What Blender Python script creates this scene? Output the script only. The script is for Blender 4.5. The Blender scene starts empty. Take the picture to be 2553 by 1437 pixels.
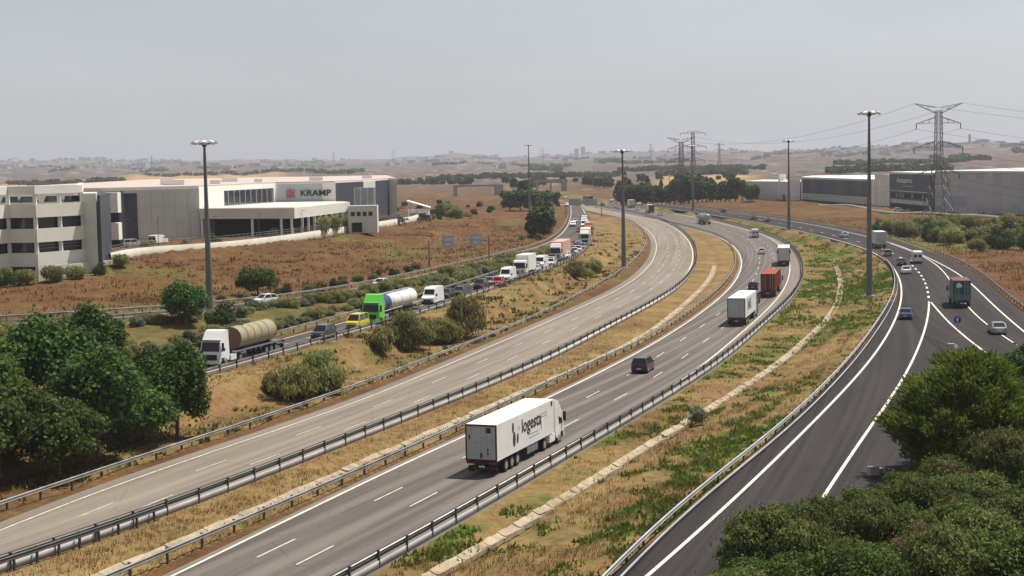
import bpy, math, random
import numpy as np
from mathutils import Vector, Matrix, kdtree

R = math.radians
rng = np.random.default_rng(7)
random.seed(7)
SC = bpy.context.scene
COL = SC.collection

# ------------------------------------------------------------------ camera
CAM_H = 24.3
_p, _r = math.atan(319.5 / 4000.0), R(1.1)
_fw = Vector((0, math.cos(_p), -math.sin(_p)))
_rt0 = Vector((1, 0, 0)); _up0 = _rt0.cross(_fw)
_rt = _rt0 * math.cos(_r) - _up0 * math.sin(_r)
_up = _rt.cross(_fw)
cam_d = bpy.data.cameras.new('camera'); cam = bpy.data.objects.new('camera', cam_d); COL.objects.link(cam)
cam_d.sensor_width = 36.0; cam_d.lens = 36.0 * 4000.0 / 2553.0
cam_d.clip_start = 1.0; cam_d.clip_end = 60000.0
cam.matrix_world = Matrix(((_rt.x, _up.x, -_fw.x, 0), (_rt.y, _up.y, -_fw.y, 0), (_rt.z, _up.z, -_fw.z, CAM_H), (0, 0, 0, 1)))
SC.camera = cam

# ------------------------------------------------------------------ world, sun, exposure
SUN_EL, SUN_AZ = R(65), R(58)          # azimuth measured from +Y towards +X
world = bpy.data.worlds.new('World'); SC.world = world; world.use_nodes = True
wn, wl = world.node_tree.nodes, world.node_tree.links
wn.clear()
sky = wn.new('ShaderNodeTexSky'); sky.sky_type = 'NISHITA'; sky.sun_disc = False
sky.sun_elevation = SUN_EL; sky.sun_rotation = SUN_AZ
sky.altitude = 600; sky.air_density = 0.8; sky.dust_density = 1.2; sky.ozone_density = 0.6
hs = wn.new('ShaderNodeHueSaturation'); hs.inputs['Saturation'].default_value = 0.33
bg = wn.new('ShaderNodeBackground'); bg.inputs['Strength'].default_value = 0.088
wo = wn.new('ShaderNodeOutputWorld')
# thin, uneven summer haze over the whole sky
wtc = wn.new('ShaderNodeTexCoord'); wmp = wn.new('ShaderNodeMapping'); wmp.inputs['Scale'].default_value = (1.0, 1.0, 3.5)
wnz = wn.new('ShaderNodeTexNoise'); wnz.inputs['Scale'].default_value = 3.2; wnz.inputs['Detail'].default_value = 5; wnz.inputs['Roughness'].default_value = .55
wmr = wn.new('ShaderNodeMapRange'); wmr.inputs['From Min'].default_value = .3; wmr.inputs['From Max'].default_value = .7; wmr.inputs['To Min'].default_value = .92; wmr.inputs['To Max'].default_value = 1.07
wl.new(wtc.outputs['Generated'], wmp.inputs[0]); wl.new(wmp.outputs[0], wnz.inputs['Vector']); wl.new(wnz.outputs[0], wmr.inputs[0]); wl.new(wmr.outputs[0], hs.inputs['Value'])
wl.new(sky.outputs[0], hs.inputs['Color']); wl.new(hs.outputs[0], bg.inputs[0]); wl.new(bg.outputs[0], wo.inputs[0])
sun_d = bpy.data.lights.new('sun', 'SUN'); sun_d.energy = 5.0; sun_d.angle = R(0.53); sun_d.color = (1.0, 0.95, 0.86)
sun = bpy.data.objects.new('sun', sun_d); COL.objects.link(sun)
_sd = Vector((math.sin(SUN_AZ) * math.cos(SUN_EL), math.cos(SUN_AZ) * math.cos(SUN_EL), math.sin(SUN_EL)))
sun.rotation_euler = _sd.to_track_quat('Z', 'Y').to_euler(); sun.location = _sd * 300
SC.view_settings.view_transform = 'Standard'; SC.view_settings.look = 'None'
SC.view_settings.exposure = 0.24; SC.view_settings.gamma = 1.0
SC.cycles.max_bounces = 5; SC.cycles.diffuse_bounces = 2; SC.cycles.glossy_bounces = 2
SC.cycles.transmission_bounces = 3; SC.cycles.volume_bounces = 0; SC.cycles.transparent_max_bounces = 6

# ------------------------------------------------------------------ materials
MATS = {}
def nodes_of(name):
    m = bpy.data.materials.new(name); m.use_nodes = True
    n, l = m.node_tree.nodes, m.node_tree.links
    return m, n, l, n['Principled BSDF']

def mat(name, col, rough=0.6, metal=0.0, var=0.12, scale=0.8, spec=0.3, bump=0.0, coat=0.0, dirt=None):
    """plain procedural material: base colour broken up by two octaves of noise"""
    if name in MATS: return MATS[name]
    m, n, l, b = nodes_of(name)
    tc = n.new('ShaderNodeTexCoord'); nz = n.new('ShaderNodeTexNoise')
    nz.inputs['Scale'].default_value = scale; nz.inputs['Detail'].default_value = 5
    l.new(tc.outputs['Object'], nz.inputs['Vector'])
    rp = n.new('ShaderNodeValToRGB')
    lo = [c * (1 - var) for c in col]; hi = [min(1, c * (1 + var)) for c in col]
    if dirt: lo = [a * .5 + d * .5 for a, d in zip(col, dirt)]
    rp.color_ramp.elements[0].position = .3; rp.color_ramp.elements[1].position = .7
    rp.color_ramp.elements[0].color = (*lo, 1); rp.color_ramp.elements[1].color = (*hi, 1)
    l.new(nz.outputs[0], rp.inputs[0]); l.new(rp.outputs[0], b.inputs['Base Color'])
    b.inputs['Roughness'].default_value = rough; b.inputs['Metallic'].default_value = metal
    b.inputs['Specular IOR Level'].default_value = spec
    if coat: b.inputs['Coat Weight'].default_value = coat; b.inputs['Coat Roughness'].default_value = .08
    if bump:
        bp = n.new('ShaderNodeBump'); bp.inputs['Strength'].default_value = bump
        l.new(nz.outputs[0], bp.inputs['Height']); l.new(bp.outputs[0], b.inputs['Normal'])
    MATS[name] = m
    return m

def paint(col): return mat('paint_%d_%d_%d' % tuple(int(c * 255) for c in col), col, rough=.35, var=.06, scale=.5, spec=.5, coat=.5)

def leafmat(name, dark, light, trans=.38):
    if name in MATS: return MATS[name]
    m, n, l, b = nodes_of(name)
    g = n.new('ShaderNodeNewGeometry'); rp = n.new('ShaderNodeValToRGB')
    rp.color_ramp.elements[0].color = (*dark, 1); rp.color_ramp.elements[1].color = (*light, 1)
    oi = n.new('ShaderNodeObjectInfo'); hv = n.new('ShaderNodeHueSaturation')
    mr = n.new('ShaderNodeMapRange'); mr.inputs['To Min'].default_value = .75; mr.inputs['To Max'].default_value = 1.25
    mh = n.new('ShaderNodeMapRange'); mh.inputs['To Min'].default_value = .485; mh.inputs['To Max'].default_value = .515
    l.new(oi.outputs['Random'], mr.inputs[0]); l.new(mr.outputs[0], hv.inputs['Value'])
    l.new(oi.outputs['Random'], mh.inputs[0]); l.new(mh.outputs[0], hv.inputs['Hue'])
    l.new(g.outputs['Random Per Island'], rp.inputs[0]); l.new(rp.outputs[0], hv.inputs['Color'])
    l.new(hv.outputs[0], b.inputs['Base Color'])
    b.inputs['Roughness'].default_value = .7; b.inputs['Specular IOR Level'].default_value = .12
    t = n.new('ShaderNodeBsdfTranslucent'); l.new(hv.outputs[0], t.inputs[0])
    mx = n.new('ShaderNodeMixShader'); mx.inputs[0].default_value = trans
    l.new(b.outputs[0], mx.inputs[1]); l.new(t.outputs[0], mx.inputs[2])
    l.new(mx.outputs[0], n['Material Output'].inputs[0])
    MATS[name] = m
    return m

def asphalt(name, base, light, lane=3.65, phase=0.0, track=.35):
    """worn asphalt: streaks along the road (UV in metres), tyre paths, patches and fine grain"""
    m, n, l, b = nodes_of(name)
    uv = n.new('ShaderNodeUVMap')
    def noise(sx, sy, detail=4, rough=.6):
        mp = n.new('ShaderNodeMapping'); mp.inputs['Scale'].default_value = (sx, sy, 1)
        l.new(uv.outputs[0], mp.inputs[0])
        z = n.new('ShaderNodeTexNoise'); z.inputs['Scale'].default_value = 1; z.inputs['Detail'].default_value = detail
        z.inputs['Roughness'].default_value = rough
        l.new(mp.outputs[0], z.inputs['Vector']); return z.outputs[0]
    streak = noise(.012, .9); patch = noise(.02, .12, 3); grain = noise(3, 3, 2)
    sx = n.new('ShaderNodeSeparateXYZ'); l.new(uv.outputs[0], sx.inputs[0])
    def math_(op, a, bb):
        q = n.new('ShaderNodeMath'); q.operation = op
        for i, v in enumerate((a, bb)):
            if isinstance(v, (int, float)): q.inputs[i].default_value = v
            else: l.new(v, q.inputs[i])
        return q.outputs[0]
    ph = math_('ADD', math_('MULTIPLY', sx.outputs[1], 2 * math.pi / lane), phase)
    tr = math_('MULTIPLY', math_('COSINE', ph, 0), .10 * track)
    tr2 = math_('MULTIPLY', math_('COSINE', math_('MULTIPLY', ph, 2), 0), .08 * track)
    v = math_('ADD', math_('MULTIPLY', streak, .90), math_('MULTIPLY', patch, .55))
    v = math_('ADD', v, math_('ADD', tr, tr2))
    v = math_('ADD', v, math_('MULTIPLY', grain, .22))
    rep_ = math_('MULTIPLY', math_('GREATER_THAN', noise(.035, .5, 0), .66), -.10)
    vc = n.new('ShaderNodeTexVoronoi'); vc.feature = 'DISTANCE_TO_EDGE'; vc.inputs['Scale'].default_value = 1.0
    vm = n.new('ShaderNodeMapping'); vm.inputs['Scale'].default_value = (.045, .16, 1); l.new(uv.outputs[0], vm.inputs[0]); l.new(vm.outputs[0], vc.inputs['Vector'])
    crk = math_('MULTIPLY', math_('LESS_THAN', vc.outputs['Distance'], .006), -.12)
    v = math_('ADD', v, math_('ADD', rep_, crk))
    rp = n.new('ShaderNodeValToRGB')
    rp.color_ramp.elements[0].position = .66; rp.color_ramp.elements[1].position = 1.0
    rp.color_ramp.elements[0].color = (*base, 1); rp.color_ramp.elements[1].color = (*light, 1)
    l.new(v, rp.inputs[0]); l.new(rp.outputs[0], b.inputs['Base Color'])
    b.inputs['Roughness'].default_value = .85; b.inputs['Specular IOR Level'].default_value = .2
    MATS[name] = m
    return m

# ------------------------------------------------------------------ objects
def link(o, parent=None):
    COL.objects.link(o)
    if parent is not None: o.parent = parent
    return o
def tag(o, label=None, cat=None, group=None, kind=None):
    if label: o['label'] = label
    if cat: o['category'] = cat
    if group: o['group'] = group
    if kind: o['kind'] = kind
    return o
def thing(name, label, cat, loc=(0, 0, 0), rz=0.0, group=None):
    o = bpy.data.objects.new(name, None); o.location = loc; o.rotation_euler = (0, 0, rz)
    o.empty_display_size = .2
    return tag(link(o), label, cat, group)
def obj(name, me, m=None, parent=None, loc=None, rz=None):
    o = bpy.data.objects.new(name, me)
    if m is not None and not me.materials: me.materials.append(m)
    if loc is not None: o.location = loc
    if rz is not None: o.rotation_euler = (0, 0, rz)
    return link(o, parent)
def copy_tree(o, parent=None, loc=None, rz=None, sc=None):
    c = o.copy(); COL.objects.link(c); c.parent = parent
    if loc is not None: c.location = loc
    if rz is not None: c.rotation_euler = (0, 0, rz)
    if sc is not None: c.scale = sc
    for ch in o.children: copy_tree(ch, c)
    return c
def np_mesh(name, V, F):
    """V (n,3) float, F (m,k) int with constant k"""
    V = np.asarray(V, np.float32); F = np.asarray(F, np.int32); k = F.shape[1]
    me = bpy.data.meshes.new(name)
    me.vertices.add(len(V)); me.vertices.foreach_set('co', V.ravel())
    me.loops.add(F.size); me.loops.foreach_set('vertex_index', F.ravel())
    me.polygons.add(len(F)); me.polygons.foreach_set('loop_start', np.arange(0, F.size, k, dtype=np.int32))
    me.update(calc_edges=True)
    return me

class MB:
    """collects shapes, builds ONE mesh object"""
    def __init__(s): s.v = []; s.f = []
    def add(s, v, f):
        o = len(s.v); s.v += [tuple(p) for p in v]; s.f += [tuple(i + o for i in q) for q in f]; return s
    def box(s, c, d, rz=0.0, bev=0.0, taper=1.0):
        """centre, full size; optional vertical-edge bevel"""
        hx, hy, hz = d[0] / 2, d[1] / 2, d[2] / 2
        if bev:
            b = min(bev, hx * .9, hy * .9)
            P = [(hx - b, -hy), (hx, -hy + b), (hx, hy - b), (hx - b, hy), (-hx + b, hy), (-hx, hy - b), (-hx, -hy + b), (-hx + b, -hy)]
        else: P = [(hx, -hy), (hx, hy), (-hx, hy), (-hx, -hy)]
        n = len(P); ca, sa = math.cos(rz), math.sin(rz)
        V = []
        for k, z in ((1, -hz), (taper, hz)):
            for x, y in P: V.append((c[0] + (x * ca - y * sa) * k, c[1] + (x * sa + y * ca) * k, c[2] + z))
        F = [(i, (i + 1) % n, n + (i + 1) % n, n + i) for i in range(n)] + [tuple(range(n))[::-1], tuple(range(n, 2 * n))]
        return s.add(V, F)
    def prism(s, pts, z0, z1):
        n = len(pts)
        z0s = z0 if hasattr(z0, '__len__') else [z0] * n
        V = [(p[0], p[1], a) for p, a in zip(pts, z0s)] + [(p[0], p[1], z1) for p in pts]
        a = sum(pts[i][0] * pts[(i + 1) % n][1] - pts[(i + 1) % n][0] * pts[i][1] for i in range(n))
        F = [(i, (i + 1) % n, n + (i + 1) % n, n + i) for i in range(n)] + [tuple(range(n))[::-1], tuple(range(n, 2 * n))]
        if a < 0: F = [q[::-1] for q in F]
        return s.add(V, F)
    def tube(s, a, b, r0, r1=None, n=8, cap=True):
        r1 = r0 if r1 is None else r1
        a, b = Vector(a), Vector(b); d = (b - a).normalized()
        u = d.orthogonal().normalized(); w = d.cross(u)
        V = []
        for p, r in ((a, r0), (b, r1)):
            for i in range(n):
                t = 2 * math.pi * i / n; V.append(p + (u * math.cos(t) + w * math.sin(t)) * r)
        F = [(i, (i + 1) % n, n + (i + 1) % n, n + i) for i in range(n)]
        if cap: F += [tuple(range(n))[::-1], tuple(range(n, 2 * n))]
        return s.add(V, F)
    def loft(s, rings, cap=True):
        n = len(rings[0]); V = [p for r in rings for p in r]; F = []
        for k in range(len(rings) - 1):
            for i in range(n):
                j = (i + 1) % n; F.append((k * n + i, k * n + j, (k + 1) * n + j, (k + 1) * n + i))
        if cap: F += [tuple(range(n))[::-1], tuple(range((len(rings) - 1) * n, len(rings) * n))]
        return s.add(V, F)
    def mesh(s, name, m=None):
        me = bpy.data.meshes.new(name); me.from_pydata(s.v, [], s.f); me.update()
        if m is not None: me.materials.append(m)
        return me
    def build(s, name, m, parent=None, loc=None, rz=None):
        return obj(name, s.mesh(name, m), None, parent, loc, rz)

def text_mesh(txt, size, m, name='lettering', bold=0.0, shear=0.0):
    cu = bpy.data.curves.new(name, 'FONT'); cu.body = txt; cu.size = size; cu.extrude = .01
    cu.align_x = 'CENTER'; cu.align_y = 'CENTER'; cu.offset = bold; cu.shear = shear
    cu.resolution_u = 3
    o = bpy.data.objects.new(name, cu); COL.objects.link(o)
    dg = bpy.context.evaluated_depsgraph_get(); dg.update()
    me = bpy.data.meshes.new_from_object(o.evaluated_get(dg)); me.name = name
    bpy.data.objects.remove(o); bpy.data.curves.remove(cu)
    me.materials.clear(); me.materials.append(m)
    return me

# ------------------------------------------------------------------ curves of the road lines, in metres (camera mast at the origin)
CURVES = {
 'Nr': [(-10.8,93.1), (-9.2,97.4), (-7.6,101.7), (-5.8,106.3), (-4.1,111.0), (-2.1,116.2), (-0.2,121.5), (1.8,127.4), (3.9,133.2), (6.2,139.3), (8.7,145.8), (11.5,152.8), (14.2,160.2), (16.8,168.0), (19.4,176.2), (21.8,184.4), (24.4,193.8), (27.3,204.4), (30.0,214.2), (33.0,224.9), (36.2,236.7), (39.9,250.5), (43.3,263.8), (47.3,280.3), (50.6,295.5), (54.3,313.7), (58.3,335.0), (61.1,351.0), (63.9,368.2), (66.6,386.2), (69.2,404.5), (72.4,431.6), (74.8,456.6), (76.3,478.9), (77.1,504.3), (76.9,532.0), (76.2,559.2), (75.4,587.8), (74.1,617.6), (72.5,648.3), (70.5,680.7), (68.2,715.5), (65.5,752.6), (62.2,790.8), (58.3,828.7), (52.7,873.3), (46.2,917.9), (38.8,963.5), (32.0,1002.2)],
 'Ll': [(-35.0,107.2), (-34.0,112.6), (-32.5,118.1), (-30.5,123.6), (-28.2,129.2), (-25.8,135.0), (-23.3,141.0), (-20.7,147.7), (-18.3,154.2), (-15.9,161.5), (-13.6,169.4), (-11.3,177.6), (-9.2,185.8), (-6.8,194.5), (-4.1,203.9), (-1.6,213.4), (1.3,224.2), (4.1,234.8), (7.1,246.2), (10.3,258.1), (13.7,270.9), (17.0,283.8), (20.2,297.8), (23.2,312.3), (26.7,331.5), (29.6,349.9), (32.7,372.7), (34.9,390.7), (37.2,411.2), (39.4,434.0), (41.5,458.9), (43.4,485.1), (44.9,512.0), (46.0,538.6), (46.7,576.0), (46.3,608.8), (44.6,645.8), (42.1,678.5), (39.3,711.7), (36.3,748.3), (33.1,789.7), (29.5,836.0), (27.5,861.1)],
 'G5': [(-33.3,164.9,2.25), (-30.9,172.6,2.25), (-28.3,180.7,2.25), (-25.9,189.2,2.25), (-23.4,198.2,2.25), (-20.6,207.3,2.25), (-17.6,216.8,2.25), (-14.6,227.0,2.25), (-11.8,237.6,2.25), (-9.1,248.6,2.25), (-6.5,260.4,2.25), (-3.5,273.3,2.25), (-0.5,286.1,2.25), (2.7,300.0,2.25), (6.0,314.0,2.25), (9.4,328.7,2.25), (12.8,345.9,2.25), (15.3,362.2,2.25), (17.6,384.0,2.03), (19.7,406.4,1.83), (21.3,426.9,1.66), (22.9,451.0,1.48), (24.6,479.2,1.29), (26.3,512.0,1.10), (27.4,536.8,0.96), (28.7,564.1,0.83), (29.9,594.3,0.69), (31.2,627.5,0.55), (32.5,664.3,0.42), (33.9,705.1,0.28), (35.3,750.4,0.15), (36.6,796.9,0.15)],
 'Fo': [(-73.4,228.6,2.70), (-63.3,233.1,2.70), (-53.1,237.3,2.70), (-43.3,242.9,2.70), (-36.2,252.5,2.70), (-31.9,263.9,2.70), (-27.5,275.8,2.70), (-23.0,288.5,2.70), (-19.3,302.5,2.70), (-15.5,317.3,2.70), (-11.3,331.6,2.70), (-6.7,347.4,2.70), (-2.6,364.1,2.65), (1.0,381.3,2.44), (5.1,401.3,2.22), (8.5,423.8,2.00), (10.9,446.5,1.80), (12.9,469.5,1.61), (15.1,499.4,1.39), (16.7,523.9,1.22), (18.4,552.9,1.04), (20.2,587.1,0.85), (22.1,627.6,0.65), (24.3,675.9,0.44), (26.6,733.7,0.22), (29.0,798.7,0.15), (31.6,876.6,0.15)],
 'Rl': [(7.2,86.6), (8.8,90.5), (10.4,94.6), (12.1,99.1), (13.9,103.7), (15.6,108.4), (17.5,113.6), (19.3,118.7), (21.4,124.4), (23.6,130.7), (25.8,136.7), (28.2,143.4), (30.8,150.7), (33.3,157.9), (36.1,166.0), (38.8,174.0), (41.7,183.2), (44.5,191.9), (47.5,201.8), (50.9,213.3), (53.9,223.9), (57.3,236.1), (61.0,250.1), (63.9,262.0), (67.0,274.8), (70.1,288.6), (73.1,302.9), (75.9,317.6), (79.3,336.7), (81.9,354.7), (84.2,374.6), (85.8,395.1), (86.5,416.4), (86.8,437.4), (86.8,458.8), (86.4,480.9), (85.7,506.9), (84.5,534.1), (83.0,563.0), (81.4,589.8), (79.4,618.2), (77.0,647.6), (73.8,682.4), (69.8,718.6), (67.6,737.1)],
 'Nl': [(-20.5,93.8), (-18.9,98.3), (-17.4,102.8), (-15.8,107.5), (-14.2,112.7), (-12.6,117.9), (-10.7,123.6), (-8.7,129.5), (-6.4,135.7), (-3.8,142.2), (-1.3,148.7), (1.3,155.5), (3.7,162.5), (6.4,170.7), (9.0,178.6), (11.8,187.1), (15.0,196.7), (18.0,206.6), (20.9,216.7), (24.1,228.2), (26.9,238.9), (30.1,251.4), (33.1,263.3), (36.6,278.0), (39.6,291.4), (42.9,307.6), (46.5,326.9), (50.3,349.8), (52.8,366.8), (55.2,385.0), (57.4,403.9), (60.0,432.0), (61.7,458.1), (62.4,481.1), (62.2,506.9), (60.8,534.2), (58.9,560.8), (56.9,589.4), (54.5,620.7), (51.7,653.7), (48.4,688.1), (44.7,724.7), (40.4,764.4), (35.6,808.0), (30.3,855.7), (27.9,876.1)],
 'G1': [(-9.1,93.0), (-7.5,97.1), (-5.8,101.5), (-4.0,106.3), (-2.2,111.1), (-0.4,116.1), (1.6,121.8), (3.5,127.5), (5.6,133.5), (8.0,139.7), (10.3,145.9), (12.8,153.0), (15.2,160.2), (17.9,167.9), (20.9,176.5), (23.8,185.2), (26.5,194.4), (29.0,203.4), (31.8,213.7), (34.9,224.8), (38.2,236.9), (42.1,250.6), (45.6,263.6), (49.6,279.8), (53.0,294.8), (56.7,312.8), (60.7,333.9), (64.8,357.8), (67.5,374.8), (71.1,400.9), (74.2,426.2), (76.3,449.4), (77.9,476.2), (78.5,499.6), (78.6,527.5), (78.4,556.6), (78.1,587.7), (77.4,620.5), (76.3,654.3), (74.6,688.8), (72.5,724.3), (69.9,761.6), (66.9,801.0), (63.3,841.4), (59.0,882.0), (53.0,930.7), (46.0,980.2), (38.1,1030.8), (33.7,1056.5)],
 'G2': [(-23.0,94.0), (-21.1,98.4), (-19.5,103.2), (-17.8,108.0), (-15.8,112.7), (-13.6,117.9), (-11.7,123.2), (-9.8,128.7), (-7.7,134.8), (-5.7,140.8), (-3.4,147.5), (-1.3,154.4), (1.1,162.1), (3.4,169.5), (5.9,177.3), (9.1,186.0), (12.6,195.0), (16.0,204.5), (18.8,213.8), (21.9,225.6), (24.9,237.3), (28.1,250.2), (31.7,264.6), (35.0,278.3), (38.9,295.7), (42.3,312.3), (46.0,332.8), (48.7,348.8), (51.4,366.8), (54.1,386.3), (56.6,406.8), (58.8,427.6), (60.6,447.9), (62.3,475.9), (62.9,500.0), (62.3,526.4), (60.5,554.8), (58.4,583.6), (56.1,615.3), (53.5,649.7), (50.3,685.7), (46.6,723.5), (42.3,764.7), (38.5,801.3), (34.4,842.1), (29.9,887.9), (28.7,900.3)],
 'D1': [(-25.2,94.8), (-23.2,99.0), (-21.7,103.8), (-20.0,108.5), (-18.2,113.5), (-16.4,118.8), (-14.5,124.2), (-12.5,130.1), (-10.4,136.0), (-8.3,142.1), (-6.0,148.8), (-3.7,155.6), (-1.2,162.6), (1.5,169.7), (4.6,177.7), (7.2,185.6), (10.1,194.5), (13.4,203.7), (16.5,213.0), (19.5,224.1), (22.3,236.5), (25.0,248.9), (28.1,263.0), (30.9,275.7), (33.9,290.3), (37.4,307.7), (40.3,323.4), (43.3,342.0), (46.4,364.0), (49.5,389.1), (52.3,416.9), (54.8,446.2), (56.7,475.6), (58.0,503.8), (58.6,529.5), (58.3,558.5), (56.2,582.8)],
 'G3': [(-31.2,95.2), (-28.5,99.2), (-26.6,103.9), (-24.8,108.9), (-23.0,113.9), (-21.2,119.1), (-19.4,124.6), (-17.2,130.5), (-15.0,136.4), (-12.7,142.5), (-10.3,149.3), (-8.0,156.1), (-5.3,163.5), (-2.8,170.8), (0.0,178.9), (2.7,187.2), (5.3,195.9), (8.1,206.3), (10.7,216.5), (13.6,227.6), (16.8,239.5), (20.3,252.3), (23.6,264.5), (27.4,279.8), (30.9,296.2), (33.9,312.1), (37.3,332.3), (39.7,348.6), (42.3,367.5), (44.9,388.9), (47.5,412.9), (50.0,438.9), (52.3,466.5), (54.2,494.9), (55.8,523.1), (57.0,550.6), (57.8,589.1), (57.7,623.3), (56.9,653.5), (54.8,689.3), (52.0,723.5), (48.8,758.9), (45.2,796.4), (41.0,835.2), (34.9,882.7), (29.2,917.8)],
 'G4': [(-36.8,112.7), (-34.9,118.0), (-33.1,123.8), (-31.2,129.8), (-28.9,135.9), (-26.3,141.9), (-23.8,148.6), (-21.5,155.6), (-19.1,162.7), (-16.7,170.0), (-14.5,177.9), (-12.0,186.7), (-9.5,195.4), (-6.8,205.1), (-4.1,214.7), (-1.2,225.3), (1.7,236.2), (4.4,247.5), (7.3,260.6), (10.1,273.5), (13.1,288.1), (15.9,301.7), (19.1,317.5), (21.9,332.7), (25.2,351.5), (28.0,369.1), (31.1,390.8), (34.4,417.3), (36.7,437.9), (38.9,460.8), (40.9,485.5), (42.7,511.3), (44.0,537.2), (45.1,573.7), (44.9,605.3), (43.1,638.7), (39.6,672.9), (35.9,709.6), (33.2,746.7), (32.5,757.5)],
 'G6': [(-37.9,177.3,2.25), (-35.4,185.6,2.25), (-32.8,194.3,2.25), (-30.5,203.3,2.25), (-28.1,213.0,2.25), (-25.3,222.9,2.25), (-22.2,233.3,2.25), (-18.8,244.2,2.25), (-15.7,255.5,2.25), (-12.9,267.3,2.25), (-9.8,280.1,2.25), (-6.5,293.4,2.25), (-3.3,307.4,2.25), (-0.3,322.5,2.25), (2.4,337.6,2.25), (5.3,354.7,2.25), (8.2,373.4,2.16), (10.7,391.0,1.99), (12.7,404.3,1.87)],
 'Fi': [(-70.6,219.8,2.70), (-60.5,223.5,2.70), (-50.4,226.8,2.70), (-41.4,232.7,2.70), (-34.4,241.4,2.70), (-29.0,251.9,2.70), (-24.1,263.5,2.70), (-20.1,276.1,2.70), (-16.7,289.3,2.70), (-12.9,302.6,2.70), (-8.3,316.4,2.70), (-4.1,331.0,2.70), (0.1,346.9,2.70), (4.3,363.3,2.63), (8.0,380.7,2.43), (11.7,399.8,2.22), (12.8,406.1,2.15)],
 'G9': [(5.2,86.8), (6.4,90.9), (7.7,95.2), (9.3,99.5), (10.9,103.9), (13.0,108.9), (15.0,113.7), (17.2,118.9), (19.5,124.4), (21.7,130.3), (23.8,136.4), (26.3,143.3), (28.6,150.1), (31.2,157.7), (33.7,165.1), (36.5,173.5), (39.1,181.7), (42.0,191.0), (45.2,201.5), (48.2,211.3), (51.5,222.3), (55.2,235.0), (58.6,246.9), (62.3,260.7), (66.3,276.5), (69.4,289.7), (72.5,303.7), (75.4,318.2), (78.9,337.3), (81.8,355.2), (84.2,374.9), (85.7,394.7), (86.4,414.2), (86.4,435.2), (86.1,456.8), (85.6,479.8), (84.9,504.1), (83.8,529.3), (82.4,555.7), (80.6,583.6), (78.5,613.5), (78.2,617.3)],
 'Rg': [(22.3,111.2), (24.1,116.6), (25.9,122.0), (28.0,127.9), (30.2,134.3), (32.4,140.6), (34.9,147.6), (37.3,154.7), (40.0,162.7), (42.6,170.8), (45.1,178.9), (47.8,187.9), (50.9,198.0), (53.8,207.9), (57.0,219.0), (59.8,229.4), (63.0,241.0), (66.2,253.8), (69.6,267.7), (73.1,282.4), (76.3,297.6), (79.3,312.9), (82.4,330.8), (85.0,347.6), (87.2,365.7), (89.0,384.3), (90.0,403.0), (90.5,422.5), (90.7,444.5), (90.8,466.0), (90.8,489.2), (90.5,513.6), (90.0,539.0), (88.9,567.2), (87.2,595.7), (85.0,624.2), (82.4,650.1)],
 'Rq': [(52.9,174.4), (53.9,183.1), (55.1,192.1), (56.4,201.5), (58.0,211.5), (59.8,221.8), (61.8,232.7), (64.0,244.2)],
 'Rm': [(58.8,183.5), (59.6,192.7), (61.0,202.3), (62.6,212.4), (64.4,223.1), (66.6,234.3), (69.1,245.9), (71.8,257.7), (74.7,270.1), (77.9,283.5), (81.0,297.5), (84.2,312.6), (87.1,327.9), (89.6,343.7), (91.8,361.0), (93.6,378.5), (95.3,397.3), (95.8,404.9)],
 'Rr': [(64.7,202.0), (66.5,212.1), (68.6,222.9), (70.8,234.2), (73.1,245.6), (75.8,258.2), (78.6,272.0), (81.4,286.3), (83.9,300.5), (86.2,315.6), (88.5,332.3), (90.7,350.0), (92.8,367.2), (94.9,386.7), (96.5,405.4), (97.6,426.1), (98.1,447.6), (98.3,469.9), (98.4,493.7), (98.1,518.2), (97.3,544.6), (95.6,572.0), (93.0,601.0), (89.9,631.3), (86.6,662.4), (83.2,694.2), (79.5,728.6), (78.6,736.3)],
 'G10': [(73.4,229.3), (75.7,241.5), (78.1,253.6), (80.7,265.8), (83.5,279.3), (86.4,293.5), (89.0,307.7), (91.5,323.0), (93.7,340.1), (95.5,356.7), (97.2,374.3), (99.1,393.4), (100.9,413.4), (102.3,434.8), (103.0,456.6), (103.2,479.9), (103.3,504.6), (102.9,529.8), (101.8,556.2), (99.8,584.1), (97.3,612.5), (94.2,642.1), (90.6,672.9), (86.6,706.0), (82.3,739.9), (80.5,754.4)],
 'D2': [(-4.8,93.7), (-3.1,97.8), (-1.0,102.2), (0.8,106.9), (2.6,111.8), (4.6,117.0), (6.6,122.5), (8.7,128.4), (10.8,134.2), (13.2,140.3), (15.7,146.5), (18.5,153.2), (21.2,160.0), (24.0,167.1), (27.1,175.3), (30.2,184.0), (33.4,193.4), (36.5,203.4), (39.5,213.2), (42.9,223.9), (46.1,234.4), (49.7,247.0), (53.0,260.2), (55.9,272.8), (59.1,287.4), (62.6,304.2), (66.2,322.9), (69.8,343.2), (73.4,364.5), (76.7,385.9), (79.4,406.6), (81.7,429.6), (82.0,433.7)],
}

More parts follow.
